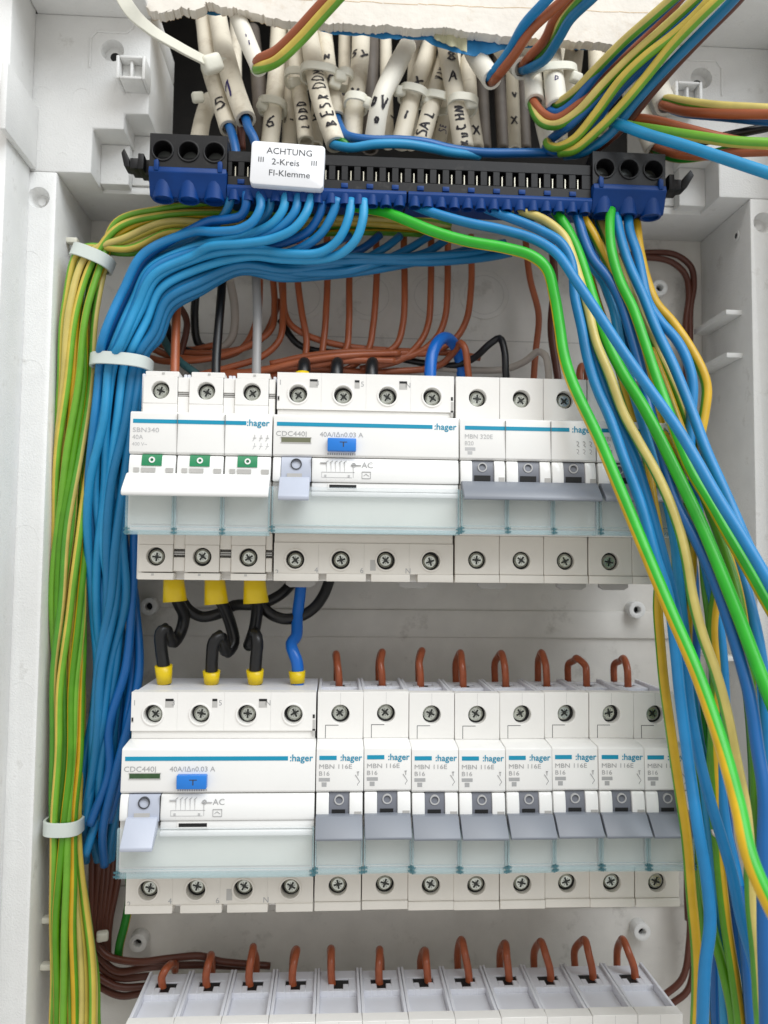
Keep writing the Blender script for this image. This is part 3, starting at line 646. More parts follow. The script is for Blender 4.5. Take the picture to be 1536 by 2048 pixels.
# ------------------------------------------------------------------ neutral terminal strip
ts = thing('terminal_strip', (0, 0, 0), 'long black and blue neutral terminal strip across the top of the cabinet', 'terminal strip')
def big_block(x0, x1):
    n = 3; pw = (x1-x0)/n
    m = MB(); m.box(x0, x1, 230, 244, 16, 33); b = m.build('clamp_block', 'black_plastic', ts, .5)
    for i in range(n):
        a = x0+i*pw; MB().holed(a+.01, a+pw-.01, 230, 244, a+pw/2, 237, 3.75, 33.01, 40).build('block_face', 'black_plastic', b)
        MB().ring(a+pw/2, 237, 3.8, 4.5, 39.9, 40.5, 28).build('hole_collar', 'black_plastic', b, .2)
        s = MB().cyl(a+pw/2, 236.2, 3.0, 33, 35.2, 22).build('clamp_screw', 'steel_shaded', b)  # screw colour darkened to carry the shade down in the hole
        MB().box(a+pw/2-2.6, a+pw/2+2.6, 235.7, 236.7, 35.2, 35.3).build('screw_slot', 'dark', b)
    m = MB(); m.prism([(229.95, 16), (229.95, 41), (227.5, 41.6), (226, 40.5), (222, 39), (219, 37.5), (219.4, 33), (225, 27), (226, 16)], x0, x1); u = m.build('blue_base', 'blue_plastic', ts, .4)
    for i in range(n):
        a = x0+(i+.5)*pw
        k = MB(); n2 = 18
        vs = []
        for z, r in ((226, 4.0), (218.2, 4.3), (218.2, 3.4), (221, 3.3)):
            vs += [(a+r*math.cos(2*math.pi*j/n2), z, 36.2+r*math.sin(2*math.pi*j/n2)) for j in range(n2)]
        fs = [(q*n2+j, q*n2+(j+1) % n2, (q+1)*n2+(j+1) % n2, (q+1)*n2+j) for q in range(3) for j in range(n2)]+[tuple(range(3*n2, 4*n2))]
        k.add(vs, fs); k.build('wire_funnel', 'blue_plastic', u)
    for a in (x0+2.2, x1-3.4):
        m = MB(); m.box(a, a+1.8, 228, 232.2, 40, 41.9); m.box(a+.3, a+1.5, 230.6, 233, 40.02, 41); m.build('latch', 'blue_plastic', u, .2)
big_block(.2, 31); big_block(181.2, 212)
m = MB(); m.box(31.2, 181, 224.4, 239, 16, 33.2); mid = m.build('rail_body', 'black_plastic', ts, .4)
m = MB(); m.prism([(239, 26), (240.6, 20), (240.6, 14), (239, 14)], 31.2, 181); m.build('rear_ridge', 'black_plastic', mid)
sl = [UP(470, 340, 38)[0], UP(495, 340, 38)[0]]+[UP(525+25.3*k, 345, 38)[0] for k in range(26)]
sl = [s for s in sl if s < 179]
# front face with a slot for every clamp: upright bars between the slots
zs0, zs1 = 228.6, 234.6
m = MB(); m.box(31.2, 181, zs1, 239, 34.01, 38); m.box(31.2, 181, 224.4, zs0, 34.01, 38)
prev = 31.2
for s in sl: m.box(prev, s-1.25, zs0+.002, zs1-.002, 34.01, 38); prev = s+1.25
m.box(prev, 181, zs0+.002, zs1-.002, 34.01, 38)
m.build('slotted_face', 'black_plastic', mid, .15, 1)
for s in sl: MB().box(s-1.24, s+1.24, zs0+.01, zs1-.01, 33.3, 34.0).build('slot_back', 'dark', mid)
for s in sl: MB().box(s-.2, s+.2, zs0+.3, zs1-1.4, 34.1, 36.6).build('clamp_spring', 'brass', mid)
for i in range(0, len(sl)-1, 2):
    c = (sl[i]+sl[i+1])/2; MB().box(c-1.4, c+1.4, 225.2, 227.2, 37.9, 38.6).build('latch', 'blue_plastic', mid, .2); MB().box(c-1.6, c+1.6, 227.2, 228.2, 37.9, 38.06).build('latch_gap', 'dark', mid)
for x0, x1 in ((31.2, 103.9), (104.6, 181)):
    m = MB(); m.prism([(224.35, 16), (224.35, 39.5), (222.8, 40.1), (219.4, 38.8), (219.8, 34), (223, 28), (223.4, 16)], x0, x1); bl = m.build('blue_base', 'blue_plastic', ts, .3)
    n = int((x1-x0)/5.2); pw = (x1-x0)/n
    fm = None
    for i in range(n):
        k = MB(); a = 0; n2 = 14; vs = []
        for z, r in ((222.2, 2.2), (218.0, 2.45), (218.0, 1.8), (220, 1.75)): vs += [(a+r*math.cos(2*math.pi*j/n2), z, 37.9+r*math.sin(2*math.pi*j/n2)) for j in range(n2)]
        if fm is None:
            k.add(vs, [(q*n2+j, q*n2+(j+1) % n2, (q+1)*n2+(j+1) % n2, (q+1)*n2+j) for q in range(3) for j in range(n2)]+[tuple(range(3*n2, 4*n2))]); fm = k.mesh('wire_funnel', 'blue_plastic')
        o = link('wire_funnel', fm, bl); o.location = L(x0+(i+.5)*pw, 0, 0)
# end clips
for x, s in ((.2, -1), (212, 1)):
    m = MB()
    def q(a, b, z0, z1, d0, d1): u, v = sorted((x+s*a, x+s*b)); m.box(u, v, z0, z1, d0, d1)
    q(0, 3.2, 230, 236.5, 24, 33); q(3.2, 5.6, 231, 237.6, 25, 36); q(5.6, 9, 231.6, 236, 26, 35)
    m.plate([(x+s*9, 232), (x+s*(9.5), 236), (x+s*(11.5 if s < 0 else 13.2), 240.5 if s > 0 else 240), (x+s*(12.6 if s < 0 else 14.6), 238), (x+s*11.3, 232.4)][::s], 28, 35)
    m.build('end_clip', 'black_plastic', ts, .4)
# ------------------------------------------------------------------ warning tag
x0, z1, _ = UP(502, 284, 45); x1, z0, _ = UP(648, 374, 45)
tg = thing('warning_tag', L((x0+x1)/2, (z0+z1)/2, 45), 'small white plastic tag with ACHTUNG lettering clipped on the terminal strip', 'tag')
tg.rotation_euler = (math.radians(3), math.radians(2.2), 0)
hw, hh = (x1-x0)/2, (z1-z0)/2
o = []
for cx, cz, a in ((hw-1.6, hh-1.6, 0), (-hw+1.6, hh-1.6, 90), (-hw+1.6, -hh+1.6, 180), (hw-1.6, -hh+1.6, 270)):
    o += [(cx+1.6*math.cos(math.radians(a+k*22.5)), cz+1.6*math.sin(math.radians(a+k*22.5))) for k in range(5)]
MB().plate(o, -6.5, 0).build('tag_plate', 'tag', tg, .45, 2)
text(tg, 'ACHTUNG', .6, 3.9, .03, 3.5, 'print_dark', 'CENTER', sx=1.06); text(tg, '2-Kreis', -.8, -.4, .03, 3.5, 'print_dark', 'CENTER', sx=1.08); text(tg, 'FI-Klemme', .9, -4.9, .03, 3.5, 'print_dark', 'CENTER', sx=1.08)
text(tg, 'III', -11.9, .3, .03, 2.9, 'print_dark', sx=1.2); text(tg, 'III', 9.2, .3, .03, 2.9, 'print_dark', sx=1.2)

# ------------------------------------------------------------------ sheathed cables with handwriting
STROKE = {
 '5': [[(.8, 1), (.15, 1), (.1, .58), (.55, .62), (.85, .35), (.6, .02), (.1, .08)]], '1': [[(.2, .55), (.6, 1), (.55, 0)]], '6': [[(.7, 1), (.25, .6), (.12, .25), (.4, 0), (.75, .2), (.6, .48), (.2, .38)]],
 'L': [[(.2, 1), (.2, .05), (.8, .02)]], 'O': [[(.5, 1), (.12, .6), (.3, .05), (.75, .1), (.85, .65), (.5, 1)]], 'D': [[(.2, 1), (.2, 0)], [(.1, .98), (.75, .75), (.8, .3), (.15, 0)]],
 'B': [[(.2, 1), (.2, 0)], [(.2, 1), (.7, .8), (.25, .52), (.8, .3), (.2, 0)]], 'E': [[(.8, 1), (.2, .95), (.2, .05), (.8, 0)], [(.2, .5), (.65, .52)]], 'S': [[(.8, .92), (.4, 1), (.2, .75), (.7, .42), (.7, .1), (.15, .05)]],
 'R': [[(.2, 0), (.2, 1), (.75, .8), (.25, .5), (.85, 0)]], 'M': [[(.1, 0), (.2, 1), (.5, .4), (.8, 1), (.9, 0)]], 'Y': [[(.1, 1), (.5, .55)], [(.95, 1), (.3, 0)]], 'V': [[(.1, 1), (.5, 0), (.9, 1)]], 'X': [[(.1, 1), (.9, 0)], [(.9, 1), (.1, 0)]],
 'A': [[(.05, 0), (.5, 1), (.95, 0)], [(.25, .38), (.78, .4)]], '8': [[(.5, .52), (.2, .8), (.5, 1), (.8, .8), (.5, .52), (.15, .25), (.5, 0), (.88, .25), (.5, .52)]], 'K': [[(.2, 1), (.2, 0)], [(.85, 1), (.25, .5), (.9, 0)]],
 'U': [[(.15, 1), (.2, .1), (.7, .05), (.85, 1)]], 'C': [[(.85, .85), (.4, 1), (.15, .5), (.4, .02), (.85, .12)]], 'H': [[(.2, 1), (.2, 0)], [(.8, 1), (.8, 0)], [(.2, .5), (.8, .55)]], 'N': [[(.15, 0), (.2, 1), (.8, 0), (.85, 1)]], 'I': [[(.5, 1), (.5, 0)]], 'P': [[(.2, 0), (.2, 1), (.8, .8), (.25, .48)]],
 '-': [[(.15, .5), (.85, .5)]], '@': [[(.5, 1), (.1, .5), (.5, 0), (.9, .5), (.5, 1)], [(.35, .5), (.6, .62), (.62, .4), (.4, .38)]], ' ': []}
def handwriting(cab_o, path, r, word, at, h, along, m='ink', wd=1.0, gap=1.15, off=0.):
    """pen strokes that follow the round of the sheath; at = share of the path, along = letters run down the cable"""
    tot = [0]
    for a, b in zip(path[:-1], path[1:]): tot.append(tot[-1]+(b-a).length)
    def pos(s):
        s = max(0, min(tot[-1]-.01, s))
        for i in range(len(tot)-1):
            if tot[i+1] >= s:
                t = (s-tot[i])/(tot[i+1]-tot[i]); return path[i].lerp(path[i+1], t), (path[i+1]-path[i]).normalized()
    s0 = at*tot[-1]; vs = []; fs = []
    for li, ch in enumerate(word):
        jx, jz, sc_, sl_ = random.uniform(-.14, .14), random.uniform(-.16, .16), random.uniform(.8, 1.25), random.uniform(-.1, .4)
        for st in STROKE[ch]:
            pp = []
            for (a, b), (c, e) in zip(st[:-1], st[1:]):
                for k in range(5): pp.append((a+(c-a)*k/5, b+(e-b)*k/5))
            pp.append(st[-1]); out = []
            for (a, b) in pp:
                a = (a*.72+jx+sl_*(b-.5)*.5+random.uniform(-.02, .02))*sc_; b = (b+jz)*sc_
                if along: u, v = s0+(li*gap*.9+a-.5)*h*-1 if along < 0 else s0+(li*gap*.9+a-.5)*h, (b-.5)*h*(1 if along > 0 else -1)
                else: u, v = s0-(b-.5)*h, (li*gap*.8+a-.4-(len(word)-1)*gap*.4)*h
                out.append((u, v+off))
            for k, (u, v) in enumerate(out):
                a, b = out[max(k-1, 0)], out[min(k+1, len(out)-1)]; du, dv = b[0]-a[0], b[1]-a[1]; l = math.hypot(du, dv) or 1; wdk = wd*(.75+.5*random.random())/2
                for sg in (1, -1):
                    uu, vv = u-dv/l*wdk*sg, v+du/l*wdk*sg; p, T = pos(uu); N = Vector((0, 0, 1))-T*T.z; N.normalize(); B = N.cross(T)*1.0
                    if B.x < 0: B = -B
                    an = vv/r; q = p+(N*math.cos(an)+B*math.sin(an))*(r+.06); vs.append(L(q.x, q.y, q.z))
                if k: n = len(vs); fs.append((n-4, n-3, n-1, n-2))
    me = bpy.data.meshes.new('handwriting'); me.from_pydata(vs, [], fs); me.materials.append(MATS[m]); return link('handwriting', me, cab_o)
def cable(pts, wpx, label, m='sheath', words=(), open_end=.72):
    q = [UP(*p) for p in pts]; dm = sum(p[2] for p in pts)/len(pts); r = wpx*.47/(FPX/(CC[2]-dm))
    path = spline(q, 2.0); t = thing('sheathed_cable', L(*q[-1]), label, 'cable', 'white sheathed cables in the cable entry'); t.location = (0, 0, 0)
    s = link('sheath', tube_mesh('sheath', path, r, m, 20, hollow=open_end, radii=lambda f: 1+.03*math.sin(f*9+pts[0][0])), t)
    for wd_ in words: handwriting(t, path, r*1.02, *wd_)
    return t, path, r
random.seed(21)
cable([(455, -20, 14), (478, 40, 22), (498, 90, 30), (519, 138, 36)], 37, 'bright white cable end with brown and earth wires, beside the long cable tie', 'sheath_new', [('I', .7, 1.6, 0, 'ink_violet', .5), ('I', .78, 2.2, 0, 'ink_violet', .5)])
cable([(405, 20, -40), (420, 130, -10), (440, 200, 6), (458, 258, 16)], 39, 'white cable with a black 5 at the left end of the cable entry', words=[('5', .88, 8, 0, 'ink', .9)])
cable([(430, 0, -35), (448, 100, -4), (470, 180, 14), (492, 240, 22)], 43, 'white cable with one violet upright stroke, beside the one with a five', words=[('1', .86, 9, 0, 'ink_violet', .9, 1.15, -2)])
cable([(560, 20, -60), (552, 150, -22), (545, 240, -8), (538, 300, -2)], 37, 'white cable marked 6 deep behind the warning tag', words=[('6', .9, 6, 0)])
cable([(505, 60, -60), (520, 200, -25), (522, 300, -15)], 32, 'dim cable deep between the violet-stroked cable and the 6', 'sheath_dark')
cable([(588, 30, -50), (596, 160, -12), (606, 230, 2), (612, 285, 8)], 34, 'white cable with a short vertical word left of the longest marked cable', words=[('LODO', .94, 4.2, -1, 'ink', .9)])
cable([(572, 60, -60), (580, 200, -22), (578, 300, -12)], 30, 'narrow dim cable with short ink strokes above the warning tag', words=[('I-', .85, 4, 0)])
cable([(612, 20, -40), (625, 110, -4), (645, 210, 16), (672, 290, 24)], 42, 'white cable with a long vertical word ending in blue and green wires', words=[('BESROOM', .93, 5.4, -1, 'ink', .8)])
cable([(645, 20, -40), (655, 120, -10), (668, 200, 4), (674, 236, 8)], 34, 'white cable ending halfway down with a blue wire', words=[('C', .78, 5, 0, 'ink', 1.2), ('N', .6, 5, 0)])
cable([(722, 20, -40), (720, 120, -4), (710, 200, 8), (704, 290, 10)], 40, 'upright white cable marked SY in the middle of the cable entry', words=[('SY', .56, 5.5, 0), ('Y', .8, 6, 0)])
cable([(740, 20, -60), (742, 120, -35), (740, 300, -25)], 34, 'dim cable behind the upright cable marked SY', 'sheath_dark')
cable([(815, 92, 2), (790, 140, 12), (762, 200, 18), (747, 285, 14)], 42, 'clean slanting white cable with a cut top end marked DV', 'sheath_new', words=[('DV', .74, 4, 0), ('O', .86, 2, 0)])
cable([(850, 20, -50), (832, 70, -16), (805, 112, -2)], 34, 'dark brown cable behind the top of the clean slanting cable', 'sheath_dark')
cable([(872, 20, -50), (850, 120, -12), (825, 190, 4), (800, 290, 8)], 38, 'slanting grey cable marked with a cross-like sign', words=[('X', .76, 6, 0), ('I', .9, 5, 0)])
cable([(905, 60, -45), (880, 150, -8), (862, 215, 6), (842, 288, 8)], 36, 'white cable marked SAL right of the cross-marked cable', words=[('SAL', .97, 4.6, -1), ('VIN', .66, 4.2, -1)])
cable([(905, 150, -40), (890, 230, -12), (878, 292, -6)], 26, 'thin cable with violet ink beside the SAL cable', words=[('SE', .9, 3.6, -1, 'ink_violet', .5)])
cable([(885, 20, -35), (898, 120, 2), (914, 210, 12), (928, 300, 12)], 42, 'white cable marked 8 A above a vertical word', words=[('8', .6, 5.6, 0), ('A', .7, 5, 0, 'ink', .9), ('KUCHN', .985, 3.6, -1)])
cable([(935, 120, -40), (942, 220, -6), (952, 300, 2)], 34, 'short white cable marked SX right of the 8 A cable', words=[('S', .76, 4.5, 0), ('X', .9, 4.5, 0)])
cable([(925, 40, -10), (945, 100, 10), (984, 160, 28)], 42, 'white cable end with blue and brown wires under the blue tape', 'sheath_new')
cable([(985, 60, -30), (1010, 105, 0), (1044, 138, 20)], 42, 'white cable end with brown, earth and blue wires right of the tape', 'sheath_new')
cable([(1040, 40, -20), (1058, 110, 8), (1066, 160, 18), (1070, 205, 24)], 42, 'white cable end tied up above brown and earth wires', 'sheath_new')
cable([(1092, 40, -20), (1103, 110, 14), (1108, 160, 24), (1114, 216, 30)], 44, 'white cable end with violet ink in the middle of the tied group', 'sheath_new', words=[('D', .86, 3, 0, 'ink_violet', .5)])
cable([(1156, 20, -20), (1150, 90, 8), (1142, 150, 14), (1132, 220, 16)], 42, 'white cable marked with a long hook and a circle', words=[('L', .5, 7, 0), ('@', .66, 5, 0)])
cable([(1068, 180, -10), (1084, 240, 12), (1098, 296, 22)], 34, 'white cable end with earth and blue wires low beside the terminal strip', 'sheath_new')
cable([(1190, 60, -40), (1196, 160, -12), (1200, 260, -2)], 38, 'dim cable behind the crossing wires at the top right')
cable([(1278, 60, -10), (1300, 130, 14), (1318, 175, 24), (1332, 212, 32)], 46, 'white cable end with brown and earth wires at the right frame corner', 'sheath_new', words=[('R', .62, 3, 0, 'ink_violet', .5), ('O', .76, 3, 0, 'ink_violet', .5)])
cable([(1232, 100, -20), (1262, 180, 8), (1286, 240, 18), (1312, 302, 26)], 44, 'white cable end with brown and green wires just above the right end of the strip', 'sheath_new')
cable([(420, 200, -30), (405, 240, -8), (396, 290, 0)], 36, 'beige cable stub behind the left end of the strip')
for i, (x0, x1, y1, d1) in enumerate([(640, 632, 292, -14), (690, 686, 288, -6), (770, 776, 290, -12), (830, 822, 292, -14), (858, 866, 296, -10), (912, 905, 300, -16), (472, 470, 280, -14), (1020, 1030, 300, -16), (1125, 1122, 290, -6)]):
    cable([(x0, 20, d1-50), (x0*.6+x1*.4, 150, d1-18), (x1, y1, d1)], 27, ['thin cable just right of the long vertical word', 'thin cable left of the SY cable', 'thin cable right of the clean slanting cable', 'thin cable beside the cross-marked cable', 'thin cable behind the SAL cable', 'thin cable behind the 8 A cable', 'thin cable behind the violet-stroked cable', 'thin cable left of the tied group', 'thin cable behind the hook-marked cable'][i], words=[(['S', 'YX', 'O-', 'K', 'SL', 'IN', '-', 'X', 'A'][i], .86, 4.5, 0), ('/' if False else 'V', .72, 4, 0)])
for x, lb in ((1000, 'dim cable in the dark gap left of the tied group'), (965, 'dim cable in the dark gap behind the SX cable'), (1045, 'dim marked cable in the dark behind the tied group')):
    cable([(x-6, 60, -95), (x, 180, -80), (x+6, 300, -70)], 26, lb, 'sheath_dark')
# ------------------------------------------------------------------ cable ties
def tie_band(name, c, hw, hd, n, label, tilt=0., wd=5.0, m='tie', px=True, group=None):
    """a flat nylon band round a bundle: c centre pixel and depth, hw/hd half width and half depth in mm"""
    x, z, d = UP(*c); o = MB(); N = 40; vs = []
    for i in range(N):
        a = 2*math.pi*i/N; ca, sa = math.cos(a), math.sin(a); pw_ = .75
        ex = math.copysign(abs(ca)**pw_, ca); ed = math.copysign(abs(sa)**pw_, sa)
        for dz in (-wd/2, wd/2):
            for th in (0, 1.1): vs.append(((hw+th)*ex, dz, (hd+th)*ed))
    fs = []
    for i in range(N):
        a = 4*i; b = 4*((i+1) % N); fs += [(a, a+2, b+2, b), (a+1, b+1, b+3, a+3), (a, b, b+1, a+1), (a+2, a+3, b+3, b+2)]
    o.add(vs, fs); t = thing(name, L(x, z, d), label, 'cable tie', group); t.rotation_euler = (0, math.radians(tilt), 0)
    o.build('band', m, t, .15, 1); return t
def lump(parent, px, py, d, r, m='tie_white', name='tie_head'):
    x, z, _ = UP(px, py, d); k = MB(); k.box(-r, r, -r*.85, r*.85, -r*.7, r*.7); o = k.build(name, m, parent, r*.42, 3)
    inv = parent.matrix_world if False else None
    o.location = L(x, z, d)-parent.location; o.rotation_euler = (.2, random.uniform(-.5, .5), .3); return o
# ------------------------------------------------------------------ bundles
def bundle(knots, n, r, rot, seed, jitter=.12):
    """knots: (px, py, d, half width mm, half depth mm); returns n millimetre paths that wind round each other"""
    rnd = random.Random(seed); base = []
    k = 0
    while len(base) < n and k < 20000:
        k += 1; a, q = rnd.uniform(0, 2*math.pi), math.sqrt(rnd.random()); p = (q*math.cos(a), q*math.sin(a))
        if all((p[0]-b[0])**2+(p[1]-b[1])**2 > (1.55/math.sqrt(n))**2 for b in base): base.append(p)
    C = [Vector(UP(*kn[:3])) for kn in knots]; out = []
    for b in base:
        pts = []
        for i, kn in enumerate(knots):
            T = C[min(i+1, len(C)-1)]-C[max(i-1, 0)]; N = Vector((T.y, -T.x, 0)).normalized()
            if N.x < 0 and abs(N.x) > abs(N.y): N = -N
            a = rot[i]; x = b[0]*math.cos(a)-b[1]*math.sin(a); y = b[0]*math.sin(a)+b[1]*math.cos(a)
            p = C[i]+N*(x*kn[3]+rnd.uniform(-jitter, jitter)*r*(0 if i in (6, 14) else 1))+Vector((0, 0, y*kn[4]+rnd.uniform(-jitter, jitter)*r*.6)); pts.append(tuple(p))
        out.append(pts)
    return out
# earth wires down the left side
K = [(900, 455, 0, 4, 4), (720, 440, 4, 5.5, 5), (560, 442, 8, 7.5, 4.5), (440, 442, 12, 9.0, 4), (335, 444, 14, 9.2, 4), (250, 474, 15, 8.4, 4.6), (187, 518, 15, 6.8, 5.5), (158, 620, 15, 7.4, 5.5), (153, 760, 14, 7.2, 5.5), (145, 900, 13, 6.6, 5.5), (141, 1050, 13, 6.4, 5.5), (138, 1200, 13, 6.8, 5.5), (138, 1350, 13, 6.8, 5.5), (136, 1500, 13, 6.4, 5.5), (128, 1648, 13, 5.6, 5.2), (136, 1800, 13, 7.0, 5.5), (149, 1950, 13, 8.4, 5.5), (152, 2100, 12, 8.8, 5.5)]
rot = [0, 0, 0, 0, 0, 0, 0, .15, .5, 1.1, 1.9, 2.5, 3.0, 3.2, 3.3, 3.9, 4.3, 4.5]
mats = ['earth_left', 'earth_gold', 'earth_left', 'earth_pale', 'earth_left', 'earth_gold', 'earth_pale', 'earth_left', 'earth_gold', 'earth_left', 'earth_pale', 'earth_left', 'earth_gold', 'earth_left', 'earth_pale']
bp = bundle(K, 15, 1.7, rot, 5, .6)
bp.sort(key=lambda p: p[7][0])
for i, p in enumerate(bp):
    wire('earth_wire', p, 1.5, mats[i], '%s green and yellow wire from the left under the upper left tie' % ORD[i], 'earth wires bundled down the left side', phase=(.25, .75, .2, .7, .32, .8)[i % 6], turns=random.uniform(-.1, .1), px=False)
# neutral wires
STA = [((480, 462), (480, 548)), ((382, 466), (402, 588)), ((286, 508), (346, 622)), ((248, 580), (322, 684)), ((203, 690), (300, 705))]
KD = [(243, 728, 16, 10.2, 7), (230, 840, 16, 9.2, 7), (222, 960, 14, 9.4, 7), (220, 1080, 13, 10, 7), (223, 1200, 12, 11, 7), (224, 1330, 11, 11, 7), (213, 1450, 10, 9.4, 7), (205, 1540, 8, 8, 6.5), (202, 1640, 4, 7, 6), (200, 1720, -6, 6, 6)]
rotb = [0, .12, .45, .9, 1.3, 1.8, 2.2, 2.5, 2.8, 3.0]
BL = [  # terminal part in pixels with depth, share across the bundle (0 outer), depth layer, colour
 ([(462, 384, 37), (459, 405, 36), (447, 432, 31), (425, 452, 26)], .12, 0, 'blue_teal'),
 ([(491, 386, 38), (493, 410, 38), (484, 430, 36), (455, 438, 34), (420, 442, 31), (390, 456, 28)], .07, .3, 'blue_dark'),
 ([(519, 388, 38), (522, 412, 40), (508, 440, 40), (478, 458, 38), (430, 464, 35)], .0, .9, 'blue_wire'),
 ([(541, 390, 37), (539, 415, 36), (525, 440, 32), (500, 458, 28)], .2, .1, 'blue_teal'),
 ([(571, 390, 38), (566, 418, 39), (545, 446, 37), (508, 466, 33), (470, 478, 30)], .24, .5, 'blue_wire'),
 ([(596, 391, 38), (590, 422, 39), (565, 452, 37), (525, 474, 33), (480, 488, 30)], .3, .6, 'blue_wire'),
 ([(622, 392, 38), (614, 424, 40), (588, 456, 40), (540, 478, 38), (480, 488, 36), (420, 494, 33)], .36, .95, 'blue_wire'),
 ([(648, 395, 37), (640, 428, 36), (618, 462, 33), (575, 484, 28), (530, 494, 24)], .5, 0, 'blue_dark'),
 ([(676, 397, 38), (664, 432, 37), (640, 470, 34), (600, 498, 30), (560, 510, 26)], .55, .2, 'blue_wire'),
 ([(703, 399, 38), (696, 436, 39), (674, 480, 38), (640, 504, 36), (580, 508, 34), (520, 502, 32), (450, 503, 31)], .42, .75, 'blue_wire'),
 ([(728, 400, 38), (726, 440, 39), (712, 480, 38), (684, 506, 35), (640, 518, 31), (560, 518, 28), (500, 514, 26)], .6, .5, 'blue_wire'),
 ([(1000, 492, 6), (960, 505, 8), (880, 512, 12), (780, 514, 16), (680, 514, 18), (580, 522, 20)], .66, 0, 'blue_teal'),
 ([(1022, 506, 6), (960, 518, 8), (860, 524, 12), (760, 522, 16), (660, 526, 18), (570, 534, 20)], .74, .2, 'blue_teal'),
 ([(862, 470, 6), (815, 498, 10), (760, 525, 14), (690, 545, 17), (600, 545, 19)], .84, -.1, 'blue_teal'),
 ([(800, 472, 8), (770, 495, 12), (720, 522, 15), (650, 534, 18), (570, 540, 20)], .8, .5, 'blue_teal'),
 ([(1010, 486, 0), (940, 498, 4), (840, 522, 8), (740, 542, 12), (640, 552, 15), (560, 556, 17)], .95, .0, 'blue_teal'),
 ([(900, 474, 4), (850, 505, 8), (770, 522, 12), (690, 530, 15), (600, 552, 17)], .9, .3, 'blue_teal'),
 ([(760, 470, 6), (720, 500, 10), (660, 520, 12), (580, 528, 14)], .7, -.6, 'blue_dark'),
 ([(700, 470, 4), (640, 498, 8), (560, 506, 12)], .45, -.6, 'blue_dark'),
 ([(620, 460, 4), (560, 486, 8), (500, 490, 12)], .25, -.6, 'blue_dark'),
]
C = [Vector(UP(*k[:3])) for k in KD]
for i, (tp_, t, lay, mt) in enumerate(BL):
    if mt == 'blue_wire': mt = ('blue_wire', 'blue_sky', 'blue_mid')[i % 3]
    pts = [UP(*p) for p in tp_]; x_last = tp_[-1][0]
    for s, (a, b) in enumerate(STA):
        if s == 0 and x_last < 505: continue
        if s == 1 and x_last < 395: continue
        dd = 20+lay*9-max(0, t-.5)*6 - (2 if s > 2 else 0); pts.append(UP(a[0]+(b[0]-a[0])*t, a[1]+(b[1]-a[1])*t, dd))
    a0, b0 = 2*t-1, lay*1.1-.2
    nn = math.hypot(a0, b0)
    if nn > 1: a0 /= nn; b0 /= nn
    stop = len(KD) - (0 if i % 3 == 0 else 1)
    for kk in range(stop):
        kn = KD[kk]; q = rotb[kk]; x = a0*math.cos(q)-b0*math.sin(q); y = a0*math.sin(q)+b0*math.cos(q)
        pts.append(tuple(C[kk]+Vector((x*kn[3]+(random.uniform(-2.4, 2.4) if kk > 1 else random.uniform(-.5, .5)), 0, y*kn[4]+(random.uniform(-1.6, 1.6) if kk > 1 else 0)))))
    if i == 2: pts[-1] = UP(170, 1712, 8)
    where = 'clamped under the terminal strip' if i < 11 else 'running deeper behind the others'
    wire('blue_wire', pts, 1.85, mt, ('%s blue wire from the left clamped under the strip, bending down into the left bundle' % ORD[i]) if i < 11 else ('%s of the blue wires that reach the left bundle from behind' % ORD[i-11]), 'blue wires bundled down the left side', px=False)
tie_band('cable_tie', (186, 518, 15), 7.9, 7.0, 0, 'pale nylon tie round the green and yellow wires near the strip', 20, 5.4, group='nylon ties on the left bundles')
tie_band('cable_tie', (244, 728, 16), 11.6, 9.6, 0, 'pale nylon tie round the thick blue bundle', 3, 5.2, group='nylon ties on the left bundles')
tie_band('cable_tie', (128, 1650, 13), 6.6, 6.6, 0, 'pale nylon tie low on the green and yellow wires', 0, 5.6, group='nylon ties on the left bundles')
random.seed(31)
tt = thing('cable_tie', L(*UP(420, 126, 20)), 'long white cable tie tail crossing the upper left corner', 'cable tie')
p = [Vector(UP(*q))-Vector(UP(420, 126, 20)) for q in [(232, -30, 60), (262, 22, 58), (300, 58, 50), (360, 95, 36), (415, 124, 22)]]
sp = spline(p, 2); mb = MB(); vs = []; fs = []
for i, q in enumerate(sp):
    T = (sp[min(i+1, len(sp)-1)]-sp[max(i-1, 0)]).normalized(); N = Vector((0, 0, 1)); N = (N-T*N.dot(T)).normalized(); B = T.cross(N)
    for a, b in ((-2.6, -.6), (2.6, -.6), (2.6, .6), (-2.6, .6)): vs.append(tuple(q+B*a+N*b))
for i in range(len(sp)-1): fs += [(4*i+k, 4*i+(k+1) % 4, 4*i+4+(k+1) % 4, 4*i+4+k) for k in range(4)]
fs += [(3, 2, 1, 0), tuple(range(4*len(sp)-4, 4*len(sp)))]
mb.add(vs, fs).build('tail', 'tie_white', tt, .2, 1)
lump(tt, 424, 128, 22, 4.4)
